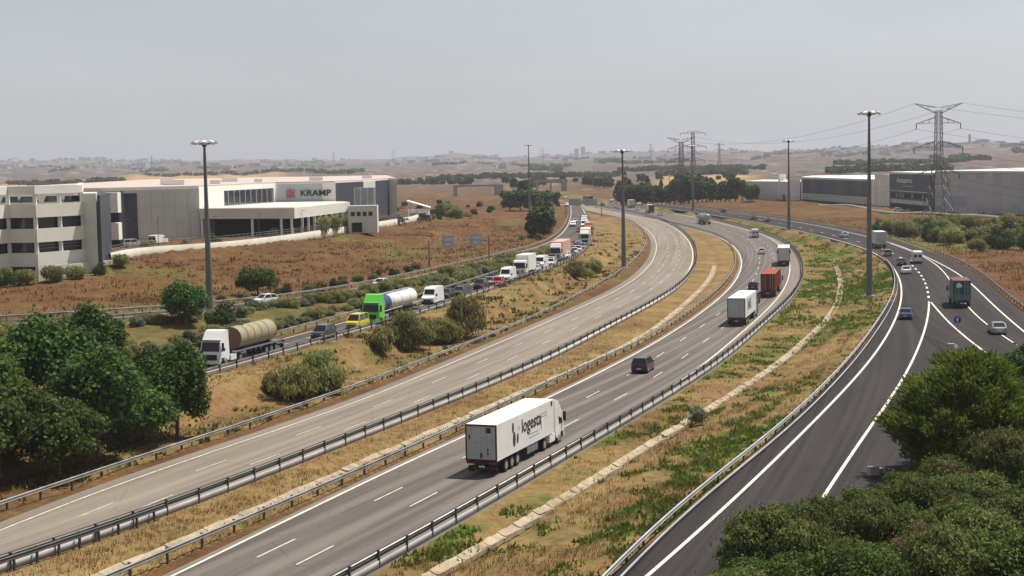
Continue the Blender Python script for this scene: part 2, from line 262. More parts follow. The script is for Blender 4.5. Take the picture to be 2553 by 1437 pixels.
def dense(pts, step=2.0, back=0.0, fwd=0.0, smooth=3):
    P = np.array([(p[0], p[1], p[2] if len(p) > 2 else 0.0) for p in pts], float)
    if back: d = P[0] - P[2]; d[2] = 0; P = np.vstack([P[0] + d / np.linalg.norm(d) * back, P])
    if fwd: d = P[-1] - P[-3]; d[2] = 0; P = np.vstack([P, P[-1] + d / np.linalg.norm(d) * fwd])
    L = np.concatenate([[0], np.cumsum(np.linalg.norm(np.diff(P[:, :2], axis=0), axis=1))])
    n = max(8, int(L[-1] / step)); u = np.linspace(0, L[-1], n)
    Q = np.stack([np.interp(u, L, P[:, k]) for k in range(3)], 1)
    k = max(1, int(smooth / step * 3))
    for _ in range(3):                                   # moving average, ends kept
        pad = np.vstack([2 * Q[0] - Q[1:k + 1][::-1], Q, 2 * Q[-1] - Q[-k - 1:-1][::-1]])
        c = np.cumsum(np.vstack([np.zeros(3), pad]), axis=0); Q = (c[2 * k + 1:] - c[:-2 * k - 1]) / (2 * k + 1)
    return Q
def normals(Q):
    d = np.gradient(Q[:, :2], axis=0); d /= np.linalg.norm(d, axis=1)[:, None]
    return np.stack([-d[:, 1], d[:, 0]], 1)             # to the left of travel
def shift(Q, dl, dz=0.0):
    N = normals(Q); S = Q.copy(); S[:, :2] += N * (np.asarray(dl)[:, None] if hasattr(dl, '__len__') else dl); S[:, 2] += dz
    return S
def arc(Q): return np.concatenate([[0], np.cumsum(np.linalg.norm(np.diff(Q[:, :2], axis=0), axis=1))])
def resample(Q, n):
    L = arc(Q); u = np.linspace(0, L[-1], n); return np.stack([np.interp(u, L, Q[:, k]) for k in range(3)], 1)
def nearest(Q, x, y):
    d = np.hypot(Q[:, 0] - x, Q[:, 1] - y); return int(d.argmin())
def sub(Q, a, b):
    """the stretch of a curve between two ranges (metres from the camera mast)"""
    r = np.hypot(Q[:, 0], Q[:, 1]); return Q[(r >= a) & (r <= b)]

BACK = {'Nr': 55, 'Nl': 45, 'G1': 55, 'G2': 45, 'D1': 40, 'Ll': 40, 'G3': 40, 'G4': 40, 'G5': 75, 'G6': 75, 'Fo': 60, 'Fi': 60,
        'Rl': 50, 'G9': 50, 'Rg': 40, 'Rq': 60, 'Rm': 70, 'Rr': 75, 'G10': 80, 'D2': 40}
FWD = {'Nr': 350, 'Nl': 350, 'G1': 350, 'G2': 350, 'Ll': 300, 'G3': 300, 'Rl': 60, 'Rr': 60}
CV = {}
for k, pts in CURVES.items():
    CV[k] = dense(pts, 2.0, BACK.get(k, 0), FWD.get(k, 0), smooth=7 if k in ('Fo', 'Fi', 'Rm') else 5)
    if k[0] == 'R' or k in ('G9', 'G10'): CV[k][:, 2] = 1.35
    if k == 'D1': CV[k][:, 2] = -.2
    if k == 'D2': CV[k][:, 2] = -.35

# ---- terrain: heights interpolated from the roads, banks, ditches and yards
cons = []
def con(Q, dz=0.0, every=1):
    for p in Q[::every]: cons.append((p[0], p[1], p[2] + dz))
def corridor(A, B, dz=-.28, edge=-.04):
    n = max(len(A), len(B)); A, B = resample(A, n), resample(B, n)
    for t in (0, .12, .3, .5, .7, .88, 1):
        con(A * (1 - t) + B * t, edge if t in (0, 1) else dz)
ASPH = {}
ASPH['N'] = (shift(CV['Nl'], .7), shift(CV['G1'], -.3))
ASPH['L'] = (shift(CV['Ll'], 1.5), shift(CV['G3'], -.1))
# left slip roads: J (queue) and F (free), one carriageway beyond the fork
fo_far = sub(CV['Fo'], 445, 1260)
j_near = sub(CV['G5'], 0, 437); j_far = sub(CV['G5'], 434, 1260)
ASPH['J'] = (shift(j_near, 7.2), shift(j_near, .45))
ASPH['JF'] = (shift(fo_far, -.5), shift(j_far, .45))
f_near = sub(CV['Fo'], 0, 451)
ASPH['F'] = (shift(f_near, -.5), shift(f_near, -6.0))
rl = CV['Rl']; kg = nearest(rl, 60.8, 249.5)
ASPH['R'] = (shift(rl[:kg], 2.0), shift(CV['Rg'][:nearest(CV['Rg'], 64.2, 246.0)], -4.8))
_gore = CV['Rq'][-1]
g10 = CV['G10']; kq = nearest(g10, 75.0, 241.6)
ASPH['Rs'] = (shift(CV['Rq'], 5.0), shift(g10[:kq], .6))
_g9 = CV['G9'][nearest(CV['G9'], 69.7, 276.5):]
ASPH['Rf'] = (shift(rl[kg - 4:], .55), shift(g10[max(0, kq - 2):], .5))
for k, (a, b) in ASPH.items(): corridor(a, b)
con(CV['D1'], -.25); con(shift(CV['D1'], 2.2), .12); con(shift(CV['D1'], -1.4), .15)
con(CV['D2'], -.1); con(shift(CV['D2'], 1.6), .25); con(shift(CV['D2'], -1.6), .15); con(shift(CV['D2'], -4.5), .75)
con(shift(CV['G1'], -1.2), -.1); con(shift(CV['G9'], 1.0), -.1); con(shift(CV['G3'], -.9), -.05)
con(shift(CV['G4'], 2.2), .15); con(shift(CV['G4'], .5), .03); con(shift(sub(CV['G5'], 0, 672), -.9), -.1)
con(shift(sub(CV['G6'], 0, 420), 1.0), -.05); con(shift(sub(CV['Fi'], 0, 420), -1.0), -.1)
con(shift(CV['Fo'], 2.0), -.1); con(shift(CV['Fo'], 9.0), .35)
con(shift(CV['G10'], -2.0), .0); con(shift(CV['G10'], -12.0), .2)
WALL = [(-75.9, 302.8), (-76.8, 323.3), (-71.4, 330.2), (-62.8, 332.8), (-58.4, 346.7), (-51.4, 366.1), (-44.8, 398.0), (-36.8, 434.7), (-28.7, 479.7), (-28.0, 530.7)]
WQ = dense([(x, y, 7.3) for x, y in WALL], 2.5, 0, 0, 3)
con(shift(WQ, 1.2), -.1); con(shift(WQ, 6), -.1); con(shift(WQ, 14), -.1); con(shift(WQ, -1.0), -1.0); con(shift(WQ, -10), -2.0)
for x, y, z in [(-89.4, 279.9, 4.77), (-84.8, 278.3, 4.77), (-72.3, 278.1, 4.32), (-108.7, 273.2, 4.77), (-75.9, 288.0, 4.95), (-65.0, 290.6, 4.68), (-56.0, 304.5, 4.50), (-46.9, 328.2, 4.32), (-68.7, 309.0, 5.94), (-63.2, 317.3, 5.76),
                (-127.0, 284.9, 5.04), (-108.7, 326.9, 6.30), (-85.9, 333.4, 7.20), (-127.1, 369.9, 7.20), (-118.0, 426.3, 7.20), (-90.6, 425.4, 7.20), (-76.9, 368.5, 7.20), (-81.5, 495.9, 7.20), (-54.2, 494.9, 7.20), (-36.1, 550.8, 5.85), (-90.7, 567.2, 6.30), (-18.0, 592.4, 4.14), (-54.2, 424.3, 7.20),
                (-32.4, 353.2, 3.78), (-23.4, 381.1, 3.60), (-13.5, 423.0, 3.33), (-4.5, 493.1, 2.97), (0.0, 591.6, 2.70), (4.6, 676.1, 2.34), (-27.1, 677.7, 4.05), (-72.5, 680.0, 5.40), (0.1, 789.6, 2.88),
                (107.1, 349.5, 1.80), (116.0, 418.9, 2.16), (102.8, 503.1, 1.98), (124.9, 477.2, 2.34), (142.7, 557.4, 2.61), (134.0, 655.6, 2.70), (160.3, 528.8, 2.70), (177.7, 458.6, 2.70), (116.4, 726.6, 2.70), (169.3, 639.9, 2.70), (151.9, 780.6, 2.70),
                (98.6, 657.3, 1.80), (94.3, 784.0, 1.98), (107.8, 895.8, 2.70), (84.8, 238.6, 1.62), (98.1, 266.2, 1.80), (133.5, 307.1, 2.16), (106.9, 196.6, 1.62), (80.3, 155.3, 1.35),
                (34.0, 100.1, 1.80), (26.8, 79.2, 1.98), (40.2, 127.9, 1.53), (53.6, 127.7, 1.44), (17.9, 58.4, 1.80), (49.2, 162.6, 1.40), (35.7, 58.3, 1.80), (0, 20, 1.5), (30, 5, 1.5), (-20, -10, 0.5), (60, 0, 1.5),
                (-55.9, 142.8, 1.62), (-63.1, 185.0, 2.34), (-81.3, 185.3, 2.52), (-54.1, 114.7, 0.72), (-72.2, 100.9, 0.90), (-108.6, 171.6, 2.52), (-59.5, 213.1, 2.61), (-85.9, 213.5, 2.70), (-99.5, 249.0, 3.78)]:
    cons.append((x, y, z))
KD = kdtree.KDTree(len(cons))
for i, c in enumerate(cons): KD.insert((c[0], c[1], 0), i)
KD.balance()
SKY_B = .64 * np.radians([-60, -32, -27, -24, -21, -17, -13, -9, -6.5, -4.7, -3.2, -1.8, 0, 3, 5, 8, 11, 14, 17, 20, 23, 26, 30, 60])
SKY_H = np.array([16, 16, 18, 17, 16, 12, 10, 9, 8, 10, 18, 15, 7, 10, 11, 12, 12, 12, 13, 15, 17, 20, 30, 28])     # skyline above the horizon, 1/2560 rad
def far_z(x, y):
    r = math.hypot(x, y); th = math.atan2(x, y)
    pk = float(np.interp(th, [R(-19), R(-1.3), R(5), R(9.6), R(13.5), R(19)], [10500, 9800, 8200, 7000, 5800, 4900]))
    h = 24.3 + float(np.interp(th, SKY_B, SKY_H)) * pk / 4000.0
    base = float(np.interp(r / pk, [0, 980 / pk, .2, .4, .62, .82, 1.0, 1.3, 2], [2.7, 2.7, 5, 2.7 + h * .18, 2.7 + h * .36, 2.7 + h * .62, h, h * .6, 0]))
    w = min(1.0, max(0.0, (r - 1250) / 3000.0))
    n = math.sin(th * 58 + r * .0011) * 2.2 + math.sin(th * 130 - r * .0023 + 1) * 1.6 + math.sin(th * 236 + r * .0017) * 1.1 + math.sin(th * 450 - r * .003) * .7
    return base + n * w * (1 + r / 6000)
def hz(x, y):
    r = math.hypot(x, y)
    if r > 1070: return far_z(x, y)
    sw = sz = 0.0
    for co, i, d in KD.find_n((x, y, 0), 7):
        w = 1.0 / (d * d + .02) ** 1.6; sw += w; sz += w * cons[i][2]
    z = sz / sw
    if r > 830:
        t = (r - 830) / 240; t = t * t * (3 - 2 * t); z = z * (1 - t) + far_z(x, y) * t
    return z

# ---- colour zones on the ground (what grows there: dry straw, red-brown field, green weeds, bare soil)
def pip(poly, X, Y):
    inside = np.zeros(len(X), bool); n = len(poly)
    for i in range(n):
        x0, y0 = poly[i]; x1, y1 = poly[i - 1]
        if y0 == y1: continue
        c = ((y0 > Y) != (y1 > Y)) & (X < (x1 - x0) * (Y - y0) / (y1 - y0) + x0); inside ^= c
    return inside
def between(A, B, every=4):
    return [(p[0], p[1]) for p in A[::every]] + [(p[0], p[1]) for p in B[::-1][::every]]
_perm = rng.random((256, 256))
def vnoise(x, y):
    xi = np.floor(x).astype(int); yi = np.floor(y).astype(int); fx = x - xi; fy = y - yi
    fx = fx * fx * (3 - 2 * fx); fy = fy * fy * (3 - 2 * fy)
    g = lambda a, b: _perm[a % 256, b % 256]
    return (g(xi, yi) * (1 - fx) + g(xi + 1, yi) * fx) * (1 - fy) + (g(xi, yi + 1) * (1 - fx) + g(xi + 1, yi + 1) * fx) * fy
def fbm(x, y, o=4):
    s = 0; a = .5
    for k in range(o): s = s + a * vnoise(x * 2 ** k + 17 * k, y * 2 ** k + 5 * k); a *= .5
    return s / (1 - .5 ** o)
POLY = {
 'median': between(CV['G3'], CV['G2']), 'bank': between(sub(CV['G5'], 0, 728), CV['G4']),
 'verge': between(CV['G1'], CV['G9']), 'hedge': between(sub(CV['G6'], 0, 462), sub(CV['Fi'], 0, 462)),
 'left': between(sub(CV['G5'], 0, 158), sub(CV['G4'], 0, 128)),
}
GOLD = np.array((.228, .147, .058)); STRAW = np.array((.240, .172, .076)); BROWN = np.array((.118, .058, .024)); SOIL = np.array((.188, .108, .048))
GREEN = np.array((.078, .115, .016)); OLIVE = np.array((.125, .115, .033)); FARP = np.array((.150, .108, .098)); FIELD = np.array((.46, .30, .125))
PALE = np.array((.29, .25, .22)); DKWOOD = np.array((.055, .065, .035))
def ground_colour(X, Y):
    r = np.hypot(X, Y); th = np.arctan2(X, Y)
    n1 = fbm(X * .09, Y * .09); n2 = fbm(X * .5 + 40, Y * .5); n3 = fbm(X * .025 + 9, Y * .025 + 3)
    def mix(a, b, t): t = np.clip(t, 0, 1)[:, None]; return a * (1 - t) + b * t
    C = np.tile(BROWN, (len(X), 1))
    C = mix(C, GOLD * .66, .14 + (n1 - .5) * 1.3 + (n2 - .5) * .9); C = mix(C, SOIL * .85, (n3 - .52) * 2)
    C = mix(C, OLIVE, (fbm(X * .05 + 70, Y * .05) - .61) * 4)
    def zone(key, D):
        m = pip(POLY[key], X, Y); C[m] = D[m]
    D = np.tile(GOLD, (len(X), 1)); D = mix(D, STRAW, (n2 - .4) * 2.5); D = mix(D, SOIL, (n1 - .52) * 3)
    zone('median', D)
    D2 = mix(D * .97, SOIL, (n1 - .55) * 1.6 + (n2 - .5) * 2.2); D2 = mix(D2, OLIVE, (fbm(X * .3 + 11, Y * .3) - .57) * 6)
    zone('bank', D2)
    # long green patches run along the verge
    u = fbm(X * .16 - Y * .09, Y * .035 + X * .02 + 31)
    D3 = mix(D, SOIL, (n1 - .5) * 3); D3 = mix(D3, OLIVE, (n2 - .45) * 2.0); D3 = mix(D3, GREEN, (u - .53) * 7 + (n2 - .5) * 3)
    zone('verge', D3)
    zone('hedge', mix(np.tile(OLIVE, (len(X), 1)), SOIL, (n2 - .45) * 3))
    D5 = mix(np.tile(SOIL * .8, (len(X), 1)), BROWN, (n2 - .4) * 2); zone('left', D5)
    # right bank: rougher, greener below the warehouses
    mr = (X > 86) & (Y < 465) & ~pip(POLY['verge'], X, Y) & (r > 127)
    D6 = mix(np.tile(BROWN, (len(X), 1)), OLIVE, (n1 - .15) * 5); D6[(X > 86) & (Y < 369)] = mix(D6, BROWN * 1.15, np.ones(len(X)))[(X > 86) & (Y < 369)]
    C[mr] = D6[mr]
    m = (X > 13.5) & (r < 178) & (Y < 2.5 * X + 42) & ~pip(POLY['verge'], X, Y); C[m] = mix(np.tile(OLIVE, (len(X), 1)), SOIL, (n2 - .4) * 3)[m]
    # beyond the interchange: straw fields, tree belts, then the pinkish plain
    t = np.clip((r - 870) / 700, 0, 1)
    band = fbm(th * 22 + 3, np.log(r + 1) * 16); band2 = fbm(th * 94, np.log(r + 1) * 34 + 9)
    Fp = mix(np.tile(FARP, (len(X), 1)), FARP * .55, (band2 - .48) * 4); Fp = mix(Fp, PALE, (fbm(th * 141 + 5, np.log(r + 1) * 50) - .66) * 7)
    Fp = mix(Fp, DKWOOD * 1.5, (band - .62) * 7); Fp = mix(Fp, DKWOOD * 2, (fbm(th * 250, np.log(r + 1) * 70 + 3) - .64) * 6)
    C = mix(C, Fp, t)
    for (a, b, r0, r1) in ((4.8, 9.2, 960, 1600), (-14, -7.5, 1850, 2900), (13.6, 19, 900, 1400), (-19.5, -14, 1700, 2200)):
        w = np.clip(np.minimum((th - R(a)) * 60, (R(b) - th) * 60), 0, 1) * np.clip(np.minimum((r - r0) / 40, (r1 - r) / 40), 0, 1)
        C = mix(C, FIELD, w * (.6 + .8 * (n3 - .3)))
    return C

def make_ground():
    ang = np.concatenate([np.arange(-180, -42, 6), np.arange(-42, -22, 1.0), np.arange(-22, 22, .1), np.arange(22, 42, 1.0), np.arange(42, 180, 6)])
    ang = np.radians(ang)
    rad = np.concatenate([[0.5, 6, 16, 28, 42, 54, 62], 68 * 1.0082 ** np.arange(0, 334), 1050 * 1.045 ** np.arange(0, 70)])
    na, nr = len(ang), len(rad)
    A, RR = np.meshgrid(ang, rad); X = (RR * np.sin(A)).ravel(); Y = (RR * np.cos(A)).ravel()
    Zv = np.array([hz(x, y) for x, y in zip(X, Y)])
    lump = (fbm(X * .35, Y * .35, 3) - .5) * .5 + (fbm(X * .06, Y * .06, 3) - .5) * 1.4
    off = np.ones(len(X))
    for a, b in ASPH.values():
        off[pip(between(shift(a, 1.3), shift(b, -1.3), 2), X, Y)] = 0
    off[pip(between(CV['G3'], CV['G2']), X, Y)] *= .25; off[pip(POLY['verge'], X, Y)] *= .35
    Zv += lump * off * np.clip((1100 - np.hypot(X, Y)) / 400, 0, 1)
    i = np.arange(nr - 1)[:, None] * na; j = np.arange(na)[None]; j2 = (j + 1) % na
    F = np.stack([i + j, i + na + j, i + na + j2, i + j2], -1).reshape(-1, 4)[:, ::-1]
    me = np_mesh('ground', np.stack([X, Y, Zv], 1), F)
    me.polygons.foreach_set('use_smooth', np.ones(len(me.polygons), bool))
    ca = me.color_attributes.new('cover', 'FLOAT_COLOR', 'POINT')
    ca.data.foreach_set('color', np.hstack([ground_colour(X, Y), np.ones((len(X), 1))]).astype(np.float32).ravel())
    m, n, l, b = nodes_of('ground_cover')
    at = n.new('ShaderNodeAttribute'); at.attribute_name = 'cover'
    tc = n.new('ShaderNodeTexCoord')
    def nz(s, d):
        q = n.new('ShaderNodeTexNoise'); q.inputs['Scale'].default_value = s; q.inputs['Detail'].default_value = d
        q.inputs['Roughness'].default_value = .7; l.new(tc.outputs['Object'], q.inputs['Vector']); return q.outputs[0]
    a, c = nz(1.1, 6), nz(.12, 4)
    hv = n.new('ShaderNodeHueSaturation'); ad = n.new('ShaderNodeMath'); ad.operation = 'ADD'
    l.new(a, ad.inputs[0]); l.new(c, ad.inputs[1])
    mr = n.new('ShaderNodeMapRange'); mr.inputs['From Min'].default_value = .72; mr.inputs['From Max'].default_value = 1.28
    mr.inputs['To Min'].default_value = .52; mr.inputs['To Max'].default_value = 1.42
    l.new(ad.outputs[0], mr.inputs[0]); l.new(mr.outputs[0], hv.inputs['Value']); l.new(at.outputs['Color'], hv.inputs['Color'])
    l.new(hv.outputs[0], b.inputs['Base Color']); b.inputs['Roughness'].default_value = .95; b.inputs['Specular IOR Level'].default_value = .1
    bp = n.new('ShaderNodeBump'); bp.inputs['Strength'].default_value = .7; bp.inputs['Distance'].default_value = .4
    l.new(a, bp.inputs['Height']); l.new(bp.outputs[0], b.inputs['Normal'])
    g = obj('ground', me, m); tag(g, 'dry brown and straw-coloured open ground rising to far hills', 'ground', kind='structure')
make_ground()

# ------------------------------------------------------------------ roads
def ribbon(name, A, B, m, dz=0.0, parent=None, skirt=True, nx=6, step=2.5):
    n = max(4, int(max(arc(A)[-1], arc(B)[-1]) / step)); A, B = resample(A, n), resample(B, n)
    L = arc((A + B) / 2); wdt = np.linalg.norm(A[:, :2] - B[:, :2], axis=1)
    cols = []; vv = []
    if skirt:
        d = (A - B); d[:, 2] = 0; d /= np.linalg.norm(d, axis=1)[:, None]
        cols.append(A + d * .45 - np.array([0, 0, .45])); vv.append(wdt + .45)
    for t in np.linspace(0, 1, nx): cols.append(A * (1 - t) + B * t); vv.append(wdt * (1 - t))
    if skirt: cols.append(B - d * .45 - np.array([0, 0, .45])); vv.append(-.45 * np.ones(n))
    k = len(cols); V = np.stack(cols, 1); V[:, :, 2] += dz
    i = np.arange(n - 1)[:, None] * k; j = np.arange(k - 1)[None]
    F = np.stack([i + j, i + j + 1, i + k + j + 1, i + k + j], -1).reshape(-1, 4)
    me = np_mesh(name, V.reshape(-1, 3), F)
    uv = me.uv_layers.new(name='UVMap'); UV = np.stack([np.repeat(L[:, None], k, 1), np.stack(vv, 1)], -1).reshape(-1, 2)
    uv.data.foreach_set('uv', UV[F.ravel()].astype(np.float32).ravel())
    return obj(name, me, m, parent)
def road(name, key, m, label, dz=0.0):
    a, b = ASPH[key]; return tag(ribbon(name, a, b, m, dz), label, 'road', kind='structure')

A_L = asphalt('asphalt_pale', (.175, .146, .118), (.265, .226, .184), 3.4, .6)
A_N = asphalt('asphalt_grey', (.100, .087, .078), (.175, .152, .132), 3.65, 1.2, 1.2)
A_SH = asphalt('asphalt_shoulder', (.155, .130, .108), (.235, .200, .165), 9, 0, .2)
A_R = asphalt('asphalt_new', (.024, .020, .0195), (.043, .036, .035), 3.65, 0, .6)
A_J = asphalt('asphalt_slip', (.060, .053, .050), (.110, .098, .088), 3.5, 0, .8)
A_G = asphalt('asphalt_far', (.10, .088, .078), (.17, .15, .13), 3.65, 0, .8)
road_N = road('motorway_road', 'N', A_N, 'right main carriageway curving away, three lanes of grey asphalt')
road_L = road('motorway_road', 'L', A_L, 'empty left main carriageway of pale worn asphalt in the middle', .01)
road_J = road('slip_road', 'J', A_J, 'slip road on the bank packed with queueing traffic')
road_JF = road('slip_road', 'JF', A_J, 'single slip road beyond the fork under the far gantry', .03)
road_F = road('slip_road', 'F', A_J, 'outer left slip road with few cars beside the brown field', -.03)
road_R = road('collector_road', 'R', A_R, 'dark new asphalt lane sweeping down to the lower right')
road_Rs = road('collector_road', 'Rs', A_R, 'dark new asphalt road leaving at the right edge', .015)
road_Rf = road('collector_road', 'Rf', A_R, 'dark new asphalt road beyond the merging point on the right', .03)
sh = ribbon('shoulder', CV['Nr'], shift(CV['G1'], -.1), A_SH, .012, road_N, skirt=False, nx=3)
sh = ribbon('shoulder', shift(CV['Nl'], .6), shift(CV['Nl'], .05), A_SH, .012, road_N, skirt=False, nx=3)
sh = ribbon('shoulder', shift(CV['Ll'], 1.4), CV['Ll'], A_SH, .022, road_L, skirt=False, nx=3)

# ---- painted lines
WHITE_L = mat('road_paint', (.62, .58, .50), .7, var=.18, scale=1.2)
WORN_L = mat('road_paint_worn', (.56, .51, .44), .7, var=.3, scale=1.5)
def line(Q, parent, w=.2, dz=.028, m=WHITE_L):
    return ribbon('edge_line', shift(Q, w / 2), shift(Q, -w / 2), m, dz, parent, skirt=False, nx=2, step=3)
def cut(Q, a, b):
    L = arc(Q); u = np.linspace(a, b, 4); return np.stack([np.interp(u, L, Q[:, k]) for k in range(3)], 1)
def dashes(Q, parent, first=0.0, dash=5.0, gap=12.0, w=.13, dz=.028, upto=600, m=WHITE_L):
    s = first; L = arc(Q)[-1]
    while s + dash < L and s < upto:
        P = cut(Q, s, s + dash); ribbon('lane_dash', shift(P, w / 2), shift(P, -w / 2), m, dz, parent, skirt=False, nx=2, step=dash / 2 + .01); s += dash + gap
nl_s = CV['Nl']
line(CV['Nr'], road_N, .22); line(nl_s, road_N, .24)
sN = arc(CV['Nr'])[nearest(CV['Nr'], -11.9, 95.5)]
dashes(shift(CV['Nr'], 3.45), road_N, (sN + .6) % 17.0); dashes(shift(CV['Nr'], 6.7), road_N, (sN + 1.6) % 17.0)
line(CV['Ll'], road_L, .2, .04, WORN_L); line(shift(CV['G3'], .75), road_L, .26, .04)
L1 = shift(CV['Ll'], -3.15); L2 = shift(CV['Ll'], -6.1)
sL = arc(L1)[nearest(L1, -32.7, 110.4)]
dashes(L1, road_L, sL % 17.0, dz=.04, m=WORN_L); dashes(L2, road_L, (sL + 3.2) % 17.0, dz=.04, m=WORN_L)
line(shift(j_near, 1.1), road_J, .2); line(shift(j_near, 6.6), road_J, .2); dashes(shift(j_near, 3.9), road_J, 0, 2, 5.5)
line(shift(j_far, 1.2), road_JF, .25, .06); line(shift(fo_far, -1.1), road_JF, .25, .06); dashes(shift(j_far, 4.3), road_JF, 0, 5, 12, dz=.06)
line(shift(f_near, -1.1), road_F, .2, .0); line(shift(f_near, -5.5), road_F, .2, .0)
BR = mat('road_paint_new', (.70, .66, .58), .6, var=.06, scale=1)
rg_near = CV['Rg'][:nearest(CV['Rg'], 64.2, 246.0) + 1]; rg_far = CV['Rg'][nearest(CV['Rg'], 64.9, 248.8):]
line(rl, road_R, .26, .05, BR); line(rg_near, road_R, .26, .05, BR)
dashes(rg_far, road_Rf, 2, 3.5, 5.5, .34, .06, 108, BR); dashes(rg_far, road_Rf, 116, 5, 12, .2, .06, 560, BR)
line(CV['Rq'], road_Rs, .26, .05, BR); line(sub(CV['Rm'], 231, 420), road_Rs, .22, .07, BR)
_rm = sub(CV['Rm'], 0, 252); dashes(_rm, road_Rs, 0, 2, 5.5, .2, .05, arc(_rm)[-1] - 52, BR); line(_rm[-28:], road_Rs, .2, .05, BR)
line(CV['Rr'], road_Rs, .26, .07, BR)

# ------------------------------------------------------------------ guardrails
GALV = mat('galvanised', (.30, .295, .285), .6, .3, var=.35, scale=.6); GALV_D = mat('galvanised_dark', (.10, .105, .11), .55, .4, var=.2, scale=.6)  # darker copy puts the shade on the beam backs into the colour
PLATE = mat('skirt_plate', (.46, .45, .47), .6, .2, var=.15, scale=.4)
def profile_sweep(name, Q, prof, m, parent):
    """prof: closed list of (lateral, z)"""
    N = normals(Q); k = len(prof); n = len(Q)
    V = np.zeros((n, k, 3))
    for j, (d, z) in enumerate(prof): V[:, j, :2] = Q[:, :2] + N * d; V[:, j, 2] = Q[:, 2] + z
    i = np.arange(n - 1)[:, None] * k; j = np.arange(k)[None]; j2 = (j + 1) % k
    F = np.stack([i + j, i + j2, i + k + j2, i + k + j], -1).reshape(-1, 4)
    return obj(name, np_mesh(name, V.reshape(-1, 3), F), m, parent)
WBEAM = [(.0, .47), (.06, .50), (.06, .56), (.0, .60), (.0, .65), (.06, .69), (.06, .75), (.0, .78), (-.03, .78), (.03, .74), (.03, .70), (-.03, .66), (-.03, .59), (.03, .55), (.03, .51), (-.03, .47)]
post_cache = {}
def guardrail(Q, label, side, kind='plain', spacing=4.0, a=0, b=9999, post_upto=460, group='guardrails along the roads'):
    """side +1: the beam faces left of travel"""
    Q = sub(Q, a, b); Q = resample(Q, max(8, int(arc(Q)[-1] / 2.2)))
    root = thing('guardrail', label, 'guardrail', group=group)
    flip = lambda pr: [(d * side, z) for d, z in pr]
    if kind == 'plain':
        profile_sweep('rail', Q, flip(WBEAM), GALV, root); hp = .80
    elif kind == 'dark':
        profile_sweep('rail', Q, flip([(d, z + .2) for d, z in WBEAM]), GALV_D, root); hp = 1.0
    elif kind == 'light':
        profile_sweep('rail', Q, flip([(d, z * 1.0) for d, z in WBEAM]), PLATE, root); hp = .80
        profile_sweep('lower_rail', Q, flip([(.5, .10), (.56, .12), (.56, .30), (.5, .32)]), PLATE, root)
    else:                                                  # beam, thin top rail and a skirt plate for motorcyclists
        profile_sweep('rail', Q, flip([(d, z + .12) for d, z in WBEAM]), GALV_D, root); hp = 1.06
        profile_sweep('top_rail', Q, flip([(-.02, 1.00), (.05, 1.00), (.05, 1.06), (-.02, 1.06)]), GALV_D, root)
        profile_sweep('skirt_plate', Q, flip([(-.17, .06), (-.12, .06), (-.10, .26), (-.12, .46), (-.17, .46), (-.15, .26)]), PLATE, root)
    key = kind
    if key not in post_cache:
        post_cache[key] = MB().box((0, 0, hp / 2 - .15), (.12, .14, hp + .3)).box((0, 0, hp + .01), (.16, .2, .03)).mesh('post', GALV_D)
    L = arc(Q); s = 1.0
    while s < L[-1]:
        p = [np.interp(s, L, Q[:, k]) for k in range(3)]
        if math.hypot(p[0], p[1]) < post_upto:
            i = min(len(Q) - 2, int(np.searchsorted(L, s))); d = Q[i + 1] - Q[i - 1 if i else 0]
            nn = np.array([-d[1], d[0]]); nn /= np.linalg.norm(nn)
            po = obj('post', post_cache[key], None, root, (p[0] - nn[0] * .13 * side, p[1] - nn[1] * .13 * side, p[2] + rng.normal(0, .015)), math.atan2(d[1], d[0]))
            po.rotation_euler = (rng.normal(0, .03), rng.normal(0, .03), po.rotation_euler[2] + rng.normal(0, .05))
        s += spacing
    return root
guardrail(CV['G1'], 'dark guardrail with skirt plate right of the lanes with the big white truck', +1, 'skirt', a=53, b=896)
guardrail(CV['G2'], 'plain steel guardrail on the left edge of the right main carriageway', -1, 'plain', a=53, b=784, post_upto=364)
guardrail(CV['G3'], 'guardrail with pale skirt plate along the right edge of the empty carriageway', +1, 'skirt', a=53, b=896)
guardrail(CV['G4'], 'plain steel guardrail at the foot of the bank, left of the empty carriageway', -1, 'plain', a=53, b=728, post_upto=364)
guardrail(sub(CV['G5'], 0, 462), 'steel guardrail on top of the bank, near side of the queue', +1, 'plain', a=84, b=462, post_upto=364)
guardrail(sub(CV['G6'], 0, 420), 'steel guardrail between the queue and the shrub strip', -1, 'plain', a=84, b=420, post_upto=322)
guardrail(CV['Fo'], 'steel guardrail between the outer slip road and the brown field', -1, 'plain', a=84, b=784, post_upto=378)
guardrail(shift(sub(CV['Fi'], 0, 420), -.2), 'steel guardrail between the outer slip road and the shrub strip', +1, 'plain', a=84, b=420, post_upto=322)
guardrail(CV['G9'], 'pale double guardrail on the left edge of the dark right-hand road', -1, 'light', a=42, b=420, post_upto=364)
guardrail(CV['G10'], 'steel guardrail along the far right edge of the dark road', +1, 'plain', a=84, b=784, post_upto=378)
# doubled terminal end in the lower left of the median
_q0 = np.array([(-23.2, 79.2, 0), (-25.6, 74.6, 0), (-28.6, 69.4, 0), (-32.0, 63.8, 0), (-36.0, 57.4, 0)], float)[::-1]
guardrail(shift(resample(CV['G3'][nearest(CV['G3'], -36.0, 75.4):nearest(CV['G3'], -22.0, 111.7)], 16), -.55), 'short overlapping end piece of guardrail in the median at the lower left', -1, 'dark', spacing=2.0)

